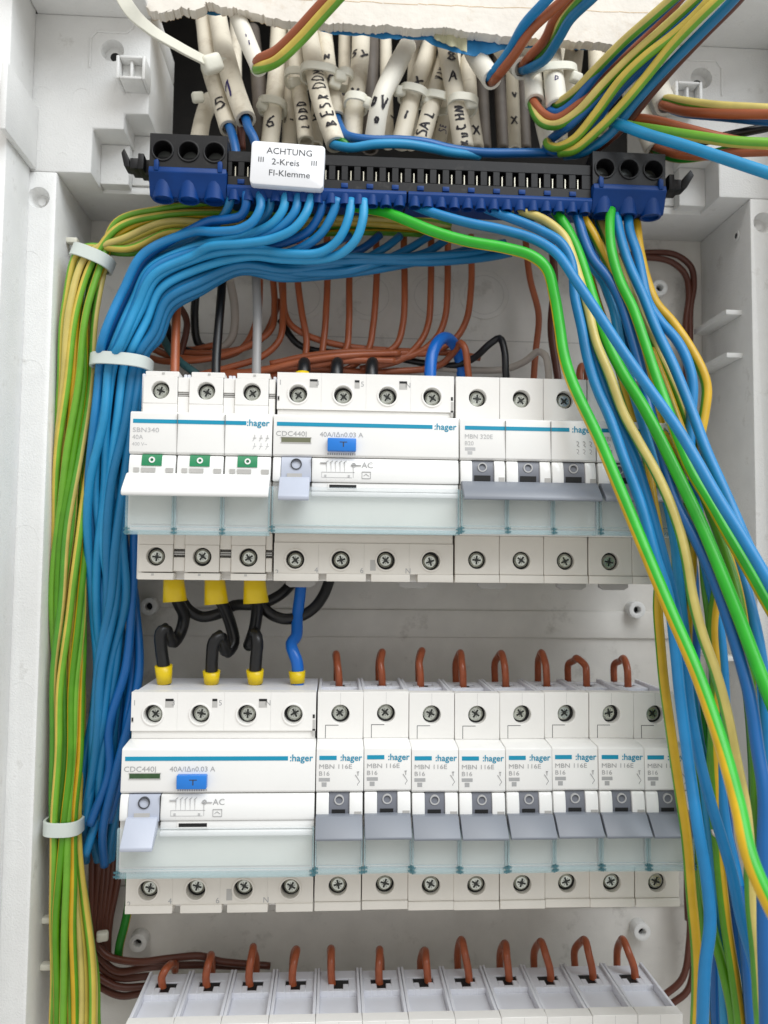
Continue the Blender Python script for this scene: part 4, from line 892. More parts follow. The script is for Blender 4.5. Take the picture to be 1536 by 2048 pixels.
for i, (px, py, d, hw, tl_, lb, hx, hy) in enumerate([(440, 140, 2, 10, 8, 'white tie round the cables marked 5 and 1', 406, 200), (640, 150, 8, 11, 6, 'white tie round the cable with the long vertical word', 682, 148), (712, 208, 12, 6, 6, 'white tie round the SY cable', 740, 205), (826, 192, 6, 8, 12, 'white tie round the cross-marked cable', 800, 188), (925, 210, 12, 8, 4, 'white tie round the 8 A cable', 942, 206), (872, 205, 4, 8, 10, 'white tie round the SAL cable', 858, 200), (545, 215, -10, 8, 6, 'white tie round the cable marked 6', 526, 212), (595, 158, -8, 7, 2, 'white tie above the short vertical word', 590, 166), (1106, 150, 22, 13, -6, 'white tie looped over the group of cable ends below the tape', 1150, 160), (690, 160, 6, 4, 4, 'small white tie on the cable that ends in a blue wire', 672, 168)]):
    t = tie_band('cable_tie', (px, py, d), hw*.72, 6.5, 0, lb, tl_, 3.6, 'tie_white', group='white ties in the cable entry')
    lump(t, hx, hy, d+4, 2.7)
# ------------------------------------------------------------------ brown wires behind the top row
BR = [([(600, 480, -8), (596, 545, -8), (604, 620, -8), (612, 690, -6), (600, 726, -4), (540, 742, -4)], 'brown wire nearest the grey wire, dropping behind the blue bundle'),
 ([(654, 470, -8), (654, 560, -8), (650, 650, -7), (644, 712, -5)], 'brown upright wire left of the wide scored circles'),
 ([(698, 470, -8), (698, 560, -8), (699, 650, -7), (690, 705, -5), (650, 735, -4)], 'brown upright wire in front of the second scored circle'),
 ([(752, 470, -8), (753, 560, -8), (748, 650, -7), (734, 705, -5), (690, 740, -4), (600, 748, -4)], 'brown upright wire third from the left behind the blue wires'),
 ([(808, 470, -8), (808, 560, -8), (805, 650, -7), (792, 690, -5), (750, 716, -4)], 'brown upright wire fourth from the left behind the blue wires'),
 ([(862, 470, -8), (863, 570, -8), (855, 650, -7), (835, 690, -5), (800, 720, -4), (720, 738, -3)], 'brown upright wire left of the blue arch'),
 ([(896, 470, -8), (896, 570, -8), (888, 640, -7), (868, 680, -5), (820, 712, -4), (740, 716, -3), (640, 722, -2)], 'brown upright wire above the blue arch'),
 ([(942, 470, -8), (942, 580, -8), (934, 640, -7), (910, 680, -6), (860, 706, -5), (800, 706, -4), (720, 703, -3), (620, 712, -2), (540, 728, -2)], 'brown upright wire right of the blue arch, curving left'),
 ([(560, 540, -10), (575, 640, -10), (610, 668, -9), (680, 690, -8), (780, 702, -8), (900, 706, -8), (960, 716, -10)], 'long brown wire sagging across behind the upright ones'),
 ([(1050, 470, -14), (1060, 560, -14), (1076, 630, -14), (1072, 700, -14), (1066, 780, -14)], 'single brown wire dropping left of the bright green wire'),
 ([(942, 790, 8), (936, 740, 8), (930, 696, 8), (922, 686, 6), (912, 700, 0), (880, 730, -6), (760, 745, -6)], 'brown wire hooked over into the first three-pole breaker'),
 ([(1162, 780, 14), (1158, 748, 12), (1162, 732, 8), (1172, 742, 2), (1174, 790, -2)], 'small brown wire loop above the half hidden breaker'),
]
for p, lb in BR: wire('brown_wire', p, 1.55, 'brown_wire', lb, 'brown wires behind the top row')
LOOPS = [[(520, 560, -14), (515, 640, -12), (480, 700, -8), (420, 716, -8), (340, 712, -10), (300, 695, -12)], [(545, 540, -14), (548, 610, -12), (540, 660, -8), (500, 690, -6), (430, 715, -6), (330, 722, -8), (300, 716, -10)],
 [(566, 540, -12), (566, 620, -8), (558, 680, -4), (520, 715, -2), (460, 735, -2), (400, 750, -3)], [(600, 748, -4), (540, 748, -3), (470, 745, -2), (420, 752, -3)], [(640, 722, -2), (580, 730, -1), (500, 744, 0), (430, 752, -2)],
 [(790, 722, 2), (700, 720, 3), (620, 732, 3), (540, 740, 2), (470, 752, 0)], [(770, 745, -6), (700, 742, -2), (640, 736, 0), (560, 748, 0), (480, 757, -2)], [(350, 600, -12), (372, 640, -12), (360, 720, -12)], [(430, 690, -14), (380, 700, -16), (320, 690, -18), (290, 660, -18)],
 [(560, 600, -16), (520, 680, -14), (440, 706, -12), (330, 704, -14)], [(800, 706, -2), (700, 712, 4), (610, 722, 5), (520, 742, 3), (440, 756, 0)]]
for i, p in enumerate(LOOPS): wire('brown_wire', p, 1.55, 'brown_wire' if i != 7 else 'brown_dark', '%s brown wire of the loose loops behind the main switch' % ORD[i], 'brown wires looped behind the main switch')
wire('brown_wire', [(352, 560, 4), (352, 640, 8), (351, 700, 12), (350, 760, 16), (350, 800, 16)], 1.95, 'brown_wire', 'thick brown supply wire entering the main switch', 'supply wires into the main switch')
wire('black_wire', [(445, 540, 4), (440, 620, 8), (434, 700, 12), (433, 760, 16), (433, 800, 16)], 1.95, 'black_wire', 'thick black supply wire entering the main switch', 'supply wires into the main switch')
wire('grey_wire', [(512, 540, 6), (513, 620, 10), (514, 700, 14), (514, 760, 16), (514, 800, 16)], 1.95, 'grey_wire', 'thick grey supply wire entering the main switch', 'supply wires into the main switch')
for i, p in enumerate([[(395, 560, -14), (388, 630, -16), (400, 690, -18), (440, 700, -18)], [(330, 640, -16), (350, 690, -16), (420, 715, -14)]]):
    wire('black_wire', p, 1.9, 'black_wire', '%s black wire looping in the shadow behind the main switch' % ORD[i], 'black wires behind the main switch')
wire('black_wire', [(560, 640, -16), (600, 690, -14), (680, 706, -13), (760, 712, -12), (860, 728, -10), (915, 730, -6), (950, 715, 0), (980, 688, 6), (1000, 676, 9), (1010, 700, 12), (1012, 745, 14), (1014, 790, 14)], 1.6, 'black_wire', 'black wire hooked over into the first three-pole breaker')
wire('grey_wire', [(460, 560, -12), (470, 620, -13), (462, 680, -14), (420, 710, -15)], 1.9, 'grey_pale', 'pale grey wire curving behind the main switch')
wire('grey_wire', [(860, 735, -10), (940, 740, -6), (1010, 738, -2), (1050, 722, 2), (1074, 704, 6), (1090, 712, 10), (1096, 740, 12), (1096, 800, 13)], 1.6, 'grey_pale', 'pale grey wire hooked over left of the bright green wire')
wire('teal_wire', [(318, 660, -10), (340, 700, -8), (370, 730, -6), (400, 752, -4)], 1.8, 'teal_wire', 'dull teal wire behind the main switch')
wire('brown_wire', [(1100, 470, -14), (1108, 560, -14), (1104, 660, -13), (1112, 730, -10), (1120, 790, -8)], 1.8, 'brown_dark', 'dark brown wire dropping just behind the bright green wire')
wire('blue_wire', [(862, 800, 20), (860, 752, 19), (864, 710, 17), (876, 684, 13), (892, 676, 7), (908, 690, 0), (920, 720, -6), (930, 790, -10)], 2.6, 'blue_thick', 'thick blue wire arching out of the top residual current device')
for i, (px, py) in enumerate([(606, 745), (674, 748), (744, 748)]):
    t = thing('black_wire', (0, 0, 0), 'thick black wire stub, %s from the left on the top residual current device' % ORD[i], 'wire', 'black stubs on the top residual current device')
    wire('insulation', [(px, 800, 20), (px, 756, 19), (px+1, 734, 16), (px+2, 727, 10), (px+1, 740, 3), (px, 800, -2)], 2.7, 'black_wire', '', parent=t)
    if i == 0: wire('ferrule', [(px-1, 790, 20), (px-1, 745, 19.3)], 3.0, 'ferrule', '', parent=t, kink=0)
x, z, d = UP(859, 752, 19)
# ------------------------------------------------------------------ jumpers between the top and middle rows
def jumper(name, pts, r, m, label, f1=None, f2=None, grp='jumper wires with yellow ferrules'):
    t = thing(name, (0, 0, 0), label, 'wire', grp); wire('insulation', pts, r, m, '', parent=t, seg=14, kink=.1)
    for f in (f1, f2):
        if f: link('ferrule', tube_mesh('ferrule', [Vector(UP(*q)) for q in f[0]], f[1], 'ferrule', 18, radii=lambda k: .94+.2*k), t)
    return t
jumper('black_wire', [(348, 1150, 22), (349, 1185, 21), (358, 1208, 16), (368, 1232, 10), (362, 1262, 8), (348, 1284, 12), (338, 1274, 17), (330, 1258, 21), (322, 1266, 22), (323, 1298, 21), (328, 1335, 21), (329, 1375, 20)], 2.55, 'black_wire', 'left black jumper from the main switch to the middle residual current device', (((347, 1155, 22), (350, 1203, 22)), 4.3), (((329, 1366, 20), (327, 1331, 21)), 3.15))
jumper('black_wire', [(428, 1150, 22), (432, 1185, 21), (446, 1210, 16), (462, 1250, 10), (468, 1284, 9), (456, 1304, 12), (446, 1288, 17), (440, 1272, 21), (428, 1284, 22), (424, 1312, 21), (423, 1340, 21), (423, 1375, 20)], 2.55, 'black_wire', 'middle black jumper from the main switch to the middle residual current device', (((429, 1155, 22), (433, 1208, 22)), 4.3), (((423, 1366, 20), (423, 1342, 21)), 3.15))
jumper('black_wire', [(510, 1150, 22), (512, 1185, 20), (514, 1215, 14), (508, 1260, 10), (498, 1290, 10), (504, 1278, 17), (510, 1266, 20), (515, 1284, 22), (513, 1312, 21), (511, 1340, 21), (511, 1375, 20)], 2.55, 'black_wire', 'right black jumper from the main switch to the middle residual current device', (((509, 1155, 22), (512, 1206, 22)), 4.6), (((511, 1366, 20), (510, 1340, 21)), 3.2))
jumper('blue_wire', [(604, 1150, 4), (600, 1190, 6), (594, 1235, 8), (592, 1272, 12), (582, 1288, 16), (586, 1304, 19), (594, 1325, 20), (596, 1375, 20)], 2.5, 'blue_thick', 'thick blue jumper into the middle residual current device', None, (((595, 1366, 20), (594, 1342, 20)), 3.1))
wire('black_wire', [(662, 1150, 0), (650, 1185, 2), (632, 1212, 4), (606, 1230, 6), (574, 1237, 8), (544, 1228, 8), (520, 1205, 8), (508, 1190, 6)], 2.4, 'black_wire', 'large black loop hanging below the top residual current device')
wire('black_wire', [(590, 1160, -2), (560, 1190, 0), (520, 1208, 2), (470, 1210, 2), (440, 1226, 2), (404, 1233, 2), (378, 1220, 4), (360, 1195, 6)], 2.4, 'black_wire', 'black wire sagging between the yellow ferrules')
# ------------------------------------------------------------------ copper coloured hooks into the breakers
for i, (fx, fy, ax_, ay, bx_, by) in enumerate([(678, 1364, 671, 1305, 674, 1350), (764, 1364, 763, 1302, 758, 1352), (841, 1364, 842, 1299, 838, 1350), (927, 1362, 920, 1303, 912, 1350), (1012, 1362, 1002, 1304, 990, 1348), (1094, 1362, 1082, 1303, 1076, 1346), (1174, 1362, 1152, 1313, 1136, 1344), (1256, 1362, 1245, 1314, 1228, 1344)]):
    u = UP(fx, fy, 12)
    wire('brown_wire', [(u[0], 12, 12.5), (u[0], 20, 12), UP(fx-1, fy-18, 12), UP(fx-3, (fy+ay)/2-6, 10.5), UP(ax_+2, ay+3, 6), UP((ax_*2+bx_)/3, ay+8, 0), UP(bx_, (ay+by)/2, -4), UP(bx_, by+18, -6)], 1.55, 'copper_brown', '%s brown hook from the left standing behind the middle row' % ORD[i], 'brown hooks of the middle row', px=False, step=1.2, kink=.12)
for i, (fx, fy, ax_, ay, bx_, by) in enumerate([(325, 1978, 338, 1925, 350, 1918), (414, 1978, 420, 1908, 424, 1930), (500, 1978, 504, 1894, 512, 1930), (586, 1976, 590, 1898, 586, 1935), (665, 1972, 660, 1896, 663, 1935), (760, 1976, 757, 1898, 762, 1930), (856, 1968, 848, 1900, 842, 1930), (938, 1966, 922, 1880, 916, 1920), (1018, 1966, 1008, 1886, 1000, 1918), (1102, 1964, 1080, 1882, 1068, 1914), (1186, 1962, 1168, 1878, 1150, 1912), (1270, 1960, 1244, 1878, 1234, 1912)]):
    u = UP(fx, fy, 11); z0 = ROWZ[3]
    wire('brown_wire', [(u[0], z0+12, 11.5), (u[0], u[1], 11), UP(fx-2, fy-24, 11), UP((fx+ax_)/2, (fy+ay)/2-14, 9.5), UP(ax_+3, ay+3, 5), UP((ax_*2+bx_)/3, ay+5, -1), UP(bx_, (ay+by)/2+6, -5), UP(bx_, by+24, -7)], 1.6, 'copper_brown', '%s brown hook from the left standing on the bottom row' % ORD[i], 'brown hooks of the bottom row', px=False, step=1.2, kink=.12)
for i, p in enumerate([[(190, 1880, -12), (215, 1912, -10), (270, 1924, -8), (340, 1916, -6), (400, 1912, -6), (440, 1924, -8), (540, 1932, -12)], [(185, 1896, -16), (230, 1940, -14), (300, 1934, -12), (420, 1930, -14), (520, 1934, -16)], [(190, 1925, -18), (230, 1955, -18), (300, 1952, -18)], [(190, 1950, -16), (240, 1975, -16), (300, 1972, -18)], [(190, 1968, -20), (240, 1992, -18), (290, 1985, -18)]]):
    wire('brown_wire', p, 1.55, 'brown_dark', '%s dark brown wire from the top of the loops left of the bottom row' % ORD[i], 'dark brown wires left of the bottom row')
for i, (x0, x1) in enumerate([(196, 190), (206, 200), (216, 206), (226, 214), (236, 220), (184, 182), (200, 212)]):
    wire('brown_wire', [(x0+6, 1500, -14), (x0, 1650, -14), (x0, 1740, -14), (x1, 1840, -15), (x1-4, 1920, -16)], 1.5, 'brown_dark', '%s dark brown upright wire behind the ends of the blue bundle' % ORD[i], 'dark brown upright wires at lower left')
wire('earth_wire', [(262, 1600, -14), (256, 1720, -12), (258, 1790, -11), (250, 1845, -11), (240, 1890, -12), (236, 1920, -14)], 1.9, 'earth_dark', 'orange and green wire dropping behind the middle residual current device', phase=.3, turns=.15)
tk = thing('cable_tie', L(*UP(205, 1872, -8)), 'small white tie head among the dark brown wires at lower left', 'cable tie'); lump(tk, 205, 1872, -8, 2.5)
for i, p in enumerate([[(1180, 520, -16), (1240, 512, -18), (1300, 505, -19), (1350, 510, -20), (1382, 535, -20), (1388, 570, -20), (1380, 620, -20), (1378, 700, -20), (1370, 820, -20)], [(1180, 528, -16), (1240, 520, -17), (1300, 516, -18), (1345, 525, -19), (1372, 550, -20), (1378, 590, -20), (1372, 640, -20), (1372, 720, -20), (1366, 840, -20)], [(1376, 1760, -10), (1378, 1880, -12), (1365, 1955, -12), (1330, 1990, -14), (1300, 2010, -16)], [(1386, 1720, -12), (1388, 1900, -14), (1375, 1980, -14), (1340, 2010, -16)], [(1384, 1560, -14), (1374, 1700, -14), (1376, 1840, -14)]]):
    wire('brown_wire', p, 1.5, 'brown_dark', ['outer dark brown wire looping in the upper right corner', 'inner dark brown wire looping in the upper right corner', 'inner brown wire curving away at the right end of the bottom row', 'outer brown wire curving away at the right end of the bottom row', 'dark brown upright wire at the right end of the middle row'][i], 'dark brown wires on the right')
# ------------------------------------------------------------------ the loose bundle hanging on the right
R = [
 ('earth_wire', 'earth_green', 2.35, .56, .062, 'bright green wire with a yellow edge crossing in front of the breakers', [(700, 412, 24), (768, 424, 34), (818, 444, 40), (868, 464, 44), (933, 482, 47), (1008, 495, 50), (1063, 512, 52), (1093, 538, 53), (1108, 592, 54), (1118, 650, 56), (1128, 708, 59), (1148, 770, 63), (1201, 888, 71), (1240, 980, 78), (1283, 1085, 86), (1341, 1219, 97), (1392, 1342, 108), (1440, 1480, 120), (1472, 1600, 132), (1500, 1715, 143), (1545, 1815, 150), (1600, 1920, 156)]),
 ('blue_wire', 'blue_right', 2.05, 0, 0, 'long blue wire crossing diagonally in front of the hanging bundle', [(820, 408, 30), (863, 425, 38), (933, 445, 43), (1008, 460, 47), (1068, 478, 51), (1113, 506, 55), (1153, 562, 60), (1186, 612, 64), (1238, 692, 70), (1297, 776, 77), (1357, 860, 84), (1396, 922, 90), (1440, 1000, 96), (1490, 1086, 102), (1545, 1180, 108), (1600, 1280, 112)]),
 ('blue_wire', 'blue_right', 2.05, 0, 0, 'blue wire hanging nearest the breakers, light blue down to the bottom', [(960, 412, 32), (1008, 430, 37), (1078, 460, 41), (1123, 488, 45), (1143, 528, 47), (1148, 590, 49), (1163, 655, 52), (1174, 712, 55), (1193, 775, 60), (1222, 840, 66), (1253, 930, 72), (1281, 1010, 76), (1310, 1110, 80), (1336, 1190, 82), (1352, 1300, 84), (1362, 1400, 87), (1376, 1530, 92), (1394, 1645, 98), (1414, 1760, 102), (1421, 1845, 104), (1411, 1934, 104), (1403, 2080, 102)]),
 ('blue_wire', 'blue_right', 1.95, 0, 0, 'second blue wire just right of the light blue one', [(1040, 412, 30), (1100, 450, 36), (1140, 500, 40), (1156, 556, 43), (1170, 628, 47), (1186, 702, 51), (1210, 780, 56), (1238, 850, 62), (1271, 920, 67), (1302, 1015, 72), (1326, 1110, 75), (1350, 1210, 77), (1368, 1320, 80), (1380, 1420, 83), (1398, 1510, 86), (1418, 1590, 90), (1442, 1670, 94), (1464, 1745, 97), (1484, 1845, 100), (1506, 1925, 102), (1520, 2000, 103), (1524, 2090, 103)]),
 ('earth_wire', 'earth_pale', 1.95, .02, .05, 'pale yellow earth wire winding down the middle of the hanging bundle', [(1000, 408, 30), (1038, 420, 35), (1093, 442, 40), (1128, 472, 43), (1142, 502, 45), (1158, 552, 47), (1174, 612, 50), (1190, 682, 54), (1219, 752, 60), (1247, 826, 66), (1281, 888, 71), (1308, 935, 75), (1334, 992, 79), (1358, 1062, 83), (1372, 1120, 86), (1386, 1196, 89), (1406, 1273, 92), (1430, 1342, 95), (1453, 1424, 98), (1474, 1530, 101), (1490, 1620, 104), (1499, 1728, 106), (1502, 1810, 107), (1512, 1910, 108), (1524, 2080, 108)]),
 ('earth_wire', 'earth_green', 2.3, .52, .0, 'wide green wire through the middle of the hanging bundle', [(1100, 410, 30), (1118, 432, 35), (1148, 486, 40), (1168, 540, 44), (1186, 600, 48), (1214, 680, 54), (1248, 748, 60), (1284, 810, 67), (1320, 878, 73), (1358, 954, 80), (1396, 1035, 87), (1437, 1130, 95), (1474, 1222, 101), (1505, 1306, 106), (1545, 1410, 112), (1590, 1520, 116)]),
 ('earth_wire', 'earth_green', 2.1, .57, .05, 'green wire from the right clamp block, turning yellow lower down', [(1222, 420, 38), (1220, 445, 41), (1224, 502, 46), (1240, 562, 50), (1266, 618, 55), (1288, 682, 60), (1310, 750, 65), (1336, 820, 71), (1360, 885, 76), (1385, 946, 81), (1420, 1006, 87), (1452, 1064, 92), (1490, 1130, 97), (1545, 1226, 103), (1600, 1310, 106)]),
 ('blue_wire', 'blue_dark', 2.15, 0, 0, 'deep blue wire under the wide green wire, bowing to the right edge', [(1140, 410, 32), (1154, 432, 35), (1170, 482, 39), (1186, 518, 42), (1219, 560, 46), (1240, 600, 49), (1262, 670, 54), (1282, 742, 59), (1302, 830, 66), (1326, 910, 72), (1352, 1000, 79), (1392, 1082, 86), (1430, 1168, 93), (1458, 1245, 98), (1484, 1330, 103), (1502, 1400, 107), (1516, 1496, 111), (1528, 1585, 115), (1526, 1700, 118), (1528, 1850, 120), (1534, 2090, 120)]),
 ('blue_wire', 'blue_wire', 2.0, 0, 0, 'light blue wire in the open upper part of the hanging bundle', [(1150, 420, 28), (1166, 480, 32), (1180, 522, 35), (1208, 566, 39), (1228, 620, 43), (1240, 680, 47), (1254, 740, 50), (1286, 850, 56), (1322, 960, 60), (1350, 1080, 62), (1366, 1240, 62), (1382, 1380, 62), (1404, 1520, 64), (1420, 1650, 66), (1440, 1850, 68), (1452, 2080, 68)]),
 ('blue_wire', 'blue_right', 2.05, 0, 0, 'blue wire from the right clamp block, left of its twin', [(1232, 430, 36), (1240, 472, 40), (1258, 530, 45), (1288, 596, 50), (1314, 658, 56), (1344, 722, 61), (1370, 790, 67), (1392, 848, 72), (1414, 904, 77), (1450, 984, 83), (1486, 1066, 89), (1524, 1150, 94), (1580, 1260, 98)]),
 ('blue_wire', 'blue_right', 2.05, 0, 0, 'outermost blue wire, kinking beside the two wall ribs', [(1256, 430, 34), (1260, 464, 38), (1274, 508, 42), (1284, 556, 45), (1295, 602, 48), (1320, 642, 52), (1354, 682, 56), (1376, 724, 59), (1387, 770, 61), (1384, 830, 62), (1380, 900, 63), (1392, 1000, 64), (1412, 1130, 66), (1440, 1260, 68), (1448, 1400, 70), (1442, 1560, 72), (1452, 1660, 75), (1476, 1760, 78), (1492, 1900, 80), (1500, 2080, 80)]),
 ('earth_wire', 'earth_gold', 2.1, .06, .05, 'outermost yellow wire with a sharp bend beside the lower wall rib', [(1272, 440, 30), (1280, 500, 36), (1293, 560, 40), (1310, 606, 44), (1344, 646, 48), (1380, 696, 52), (1405, 742, 55), (1414, 776, 56), (1409, 830, 57), (1400, 880, 58), (1403, 928, 60), (1430, 985, 64), (1450, 1050, 68), (1440, 1150, 70), (1425, 1250, 70), (1432, 1360, 70), (1426, 1470, 70), (1432, 1600, 72), (1440, 1740, 74), (1452, 1840, 76), (1466, 1930, 78), (1484, 2090, 80)]),
 ('earth_wire', 'earth_gold', 2.0, .1, .02, 'orange yellow wire ducking behind the green wire near the strip', [(1150, 416, 30), (1164, 432, 33), (1184, 462, 36), (1204, 502, 38), (1222, 540, 39), (1240, 590, 41), (1262, 660, 44), (1290, 740, 48), (1316, 830, 52), (1340, 900, 55), (1370, 980, 58), (1384, 1100, 60), (1376, 1250, 60), (1372, 1360, 60)]),
 ('earth_wire', 'earth_gold', 1.9, .03, .02, 'golden wire hanging straight down beside the last middle breaker', [(1160, 470, 22), (1190, 590, 30), (1222, 690, 38), (1262, 810, 48), (1292, 905, 58), (1305, 1000, 66), (1316, 1070, 69), (1320, 1130, 70), (1317, 1210, 70), (1321, 1280, 71), (1327, 1360, 73), (1341, 1462, 76), (1356, 1570, 79), (1373, 1680, 82), (1384, 1800, 84), (1393, 1910, 85), (1394, 1990, 85), (1388, 2090, 84)]),
 ('earth_wire', 'earth_pale', 1.9, .1, .1, 'thin pale earth wire in the right half of the hanging bundle', [(1200, 440, 28), (1250, 560, 38), (1300, 670, 46), (1340, 756, 54), (1364, 812, 58), (1378, 862, 60), (1384, 930, 61), (1404, 1060, 63), (1410, 1170, 64), (1420, 1240, 65), (1428, 1345, 66), (1434, 1400, 66), (1426, 1470, 66), (1424, 1560, 67), (1432, 1700, 68), (1450, 1840, 70), (1474, 1980, 72), (1484, 2090, 72)]),
 ('earth_wire', 'earth_gold', 1.9, .3, .1, 'green and gold wire low at the right, between two blue wires', [(1350, 1050, 56), (1372, 1110, 58), (1374, 1220, 58), (1376, 1320, 58), (1386, 1450, 60), (1396, 1600, 62), (1408, 1760, 66), (1424, 1850, 70), (1443, 1925, 74), (1461, 2010, 76), (1472, 2090, 76)]),
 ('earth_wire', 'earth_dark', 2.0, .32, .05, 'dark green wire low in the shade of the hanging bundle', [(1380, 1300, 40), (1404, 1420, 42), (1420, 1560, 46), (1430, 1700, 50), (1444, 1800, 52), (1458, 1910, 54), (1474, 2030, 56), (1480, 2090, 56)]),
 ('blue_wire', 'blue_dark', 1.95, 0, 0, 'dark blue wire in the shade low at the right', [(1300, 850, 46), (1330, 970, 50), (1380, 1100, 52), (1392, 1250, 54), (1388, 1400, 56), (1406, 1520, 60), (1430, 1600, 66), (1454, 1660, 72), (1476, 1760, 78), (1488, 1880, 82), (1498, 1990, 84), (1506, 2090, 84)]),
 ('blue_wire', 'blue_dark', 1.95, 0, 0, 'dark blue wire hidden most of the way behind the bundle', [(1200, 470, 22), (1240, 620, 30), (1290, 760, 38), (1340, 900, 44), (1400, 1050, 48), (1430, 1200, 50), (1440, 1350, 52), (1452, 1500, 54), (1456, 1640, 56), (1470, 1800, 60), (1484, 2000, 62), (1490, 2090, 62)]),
 ('earth_wire', 'earth_gold', 2.15, .2, .12, 'golden green wire leaving through the lower right edge', [(1300, 700, 50), (1340, 800, 58), (1376, 900, 66), (1412, 1000, 72), (1450, 1100, 80), (1478, 1200, 88), (1496, 1320, 92), (1504, 1440, 94), (1512, 1560, 96), (1516, 1720, 98), (1522, 1850, 99), (1534, 2060, 100)]),
 ('blue_wire', 'blue_right', 2.1, 0, 0, 'blue wire along the very right edge of the bundle', [(1330, 700, 46), (1374, 800, 56), (1412, 910, 66), (1446, 1010, 74), (1480, 1130, 82), (1512, 1260, 90), (1530, 1400, 96), (1536, 1560, 100), (1530, 1700, 104), (1534, 1850, 106), (1540, 2090, 106)]),
]
up = lambda k: [(1176+k*10, 430, 22), (1200+k*10, 540, 28), (1256+k*8, 690, 36), (1318+k*8, 860, 44)]
R += [
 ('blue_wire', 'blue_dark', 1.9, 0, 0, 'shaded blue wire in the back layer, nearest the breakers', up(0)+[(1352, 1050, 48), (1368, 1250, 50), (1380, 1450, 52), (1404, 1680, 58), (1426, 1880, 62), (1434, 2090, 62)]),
 ('blue_wire', 'blue_teal', 1.9, 0, 0, 'teal blue wire in the back layer of the hanging bundle', up(1)+[(1394, 1060, 46), (1420, 1230, 46), (1430, 1420, 46), (1438, 1570, 48), (1458, 1740, 52), (1482, 1900, 56), (1496, 2090, 58)]),
 ('earth_wire', 'earth_pale', 1.85, .2, .05, 'pale earth wire in the back layer toward the right wall', up(2)+[(1420, 1020, 54), (1462, 1170, 60), (1486, 1310, 64), (1500, 1450, 66), (1507, 1600, 66), (1498, 1750, 66), (1507, 1900, 68), (1516, 2090, 68)]),
 ('blue_wire', 'blue_right', 1.9, 0, 0, 'blue wire in the back layer toward the right wall', up(3)+[(1440, 1030, 60), (1490, 1180, 68), (1520, 1340, 74), (1512, 1550, 78), (1504, 1750, 80), (1512, 1900, 82), (1518, 2090, 82)]),
 ('earth_wire', 'earth_gold', 1.85, .12, .05, 'gold earth wire in the back layer, low beside the golden straight wire', up(.5)+[(1346, 1020, 46), (1356, 1200, 48), (1364, 1400, 50), (1382, 1600, 54), (1402, 1800, 58), (1416, 2090, 60)]),
]
for nm, mt, r, ph, tn, lb, p in R: wire(nm, p, r*.95, mt, lb, 'loose wires hanging on the right', phase=ph, turns=tn, kink=.17)
# white paint specks and torn sheath bits on the hanging wires are parts of nothing else: small wire strand
wire('wire_scrap', [(1424, 1660, 74), (1426, 1668, 75), (1432, 1673, 75)], .45, 'grey_pale', 'tiny curled scrap of bare strand among the hanging wires', cat='scrap')
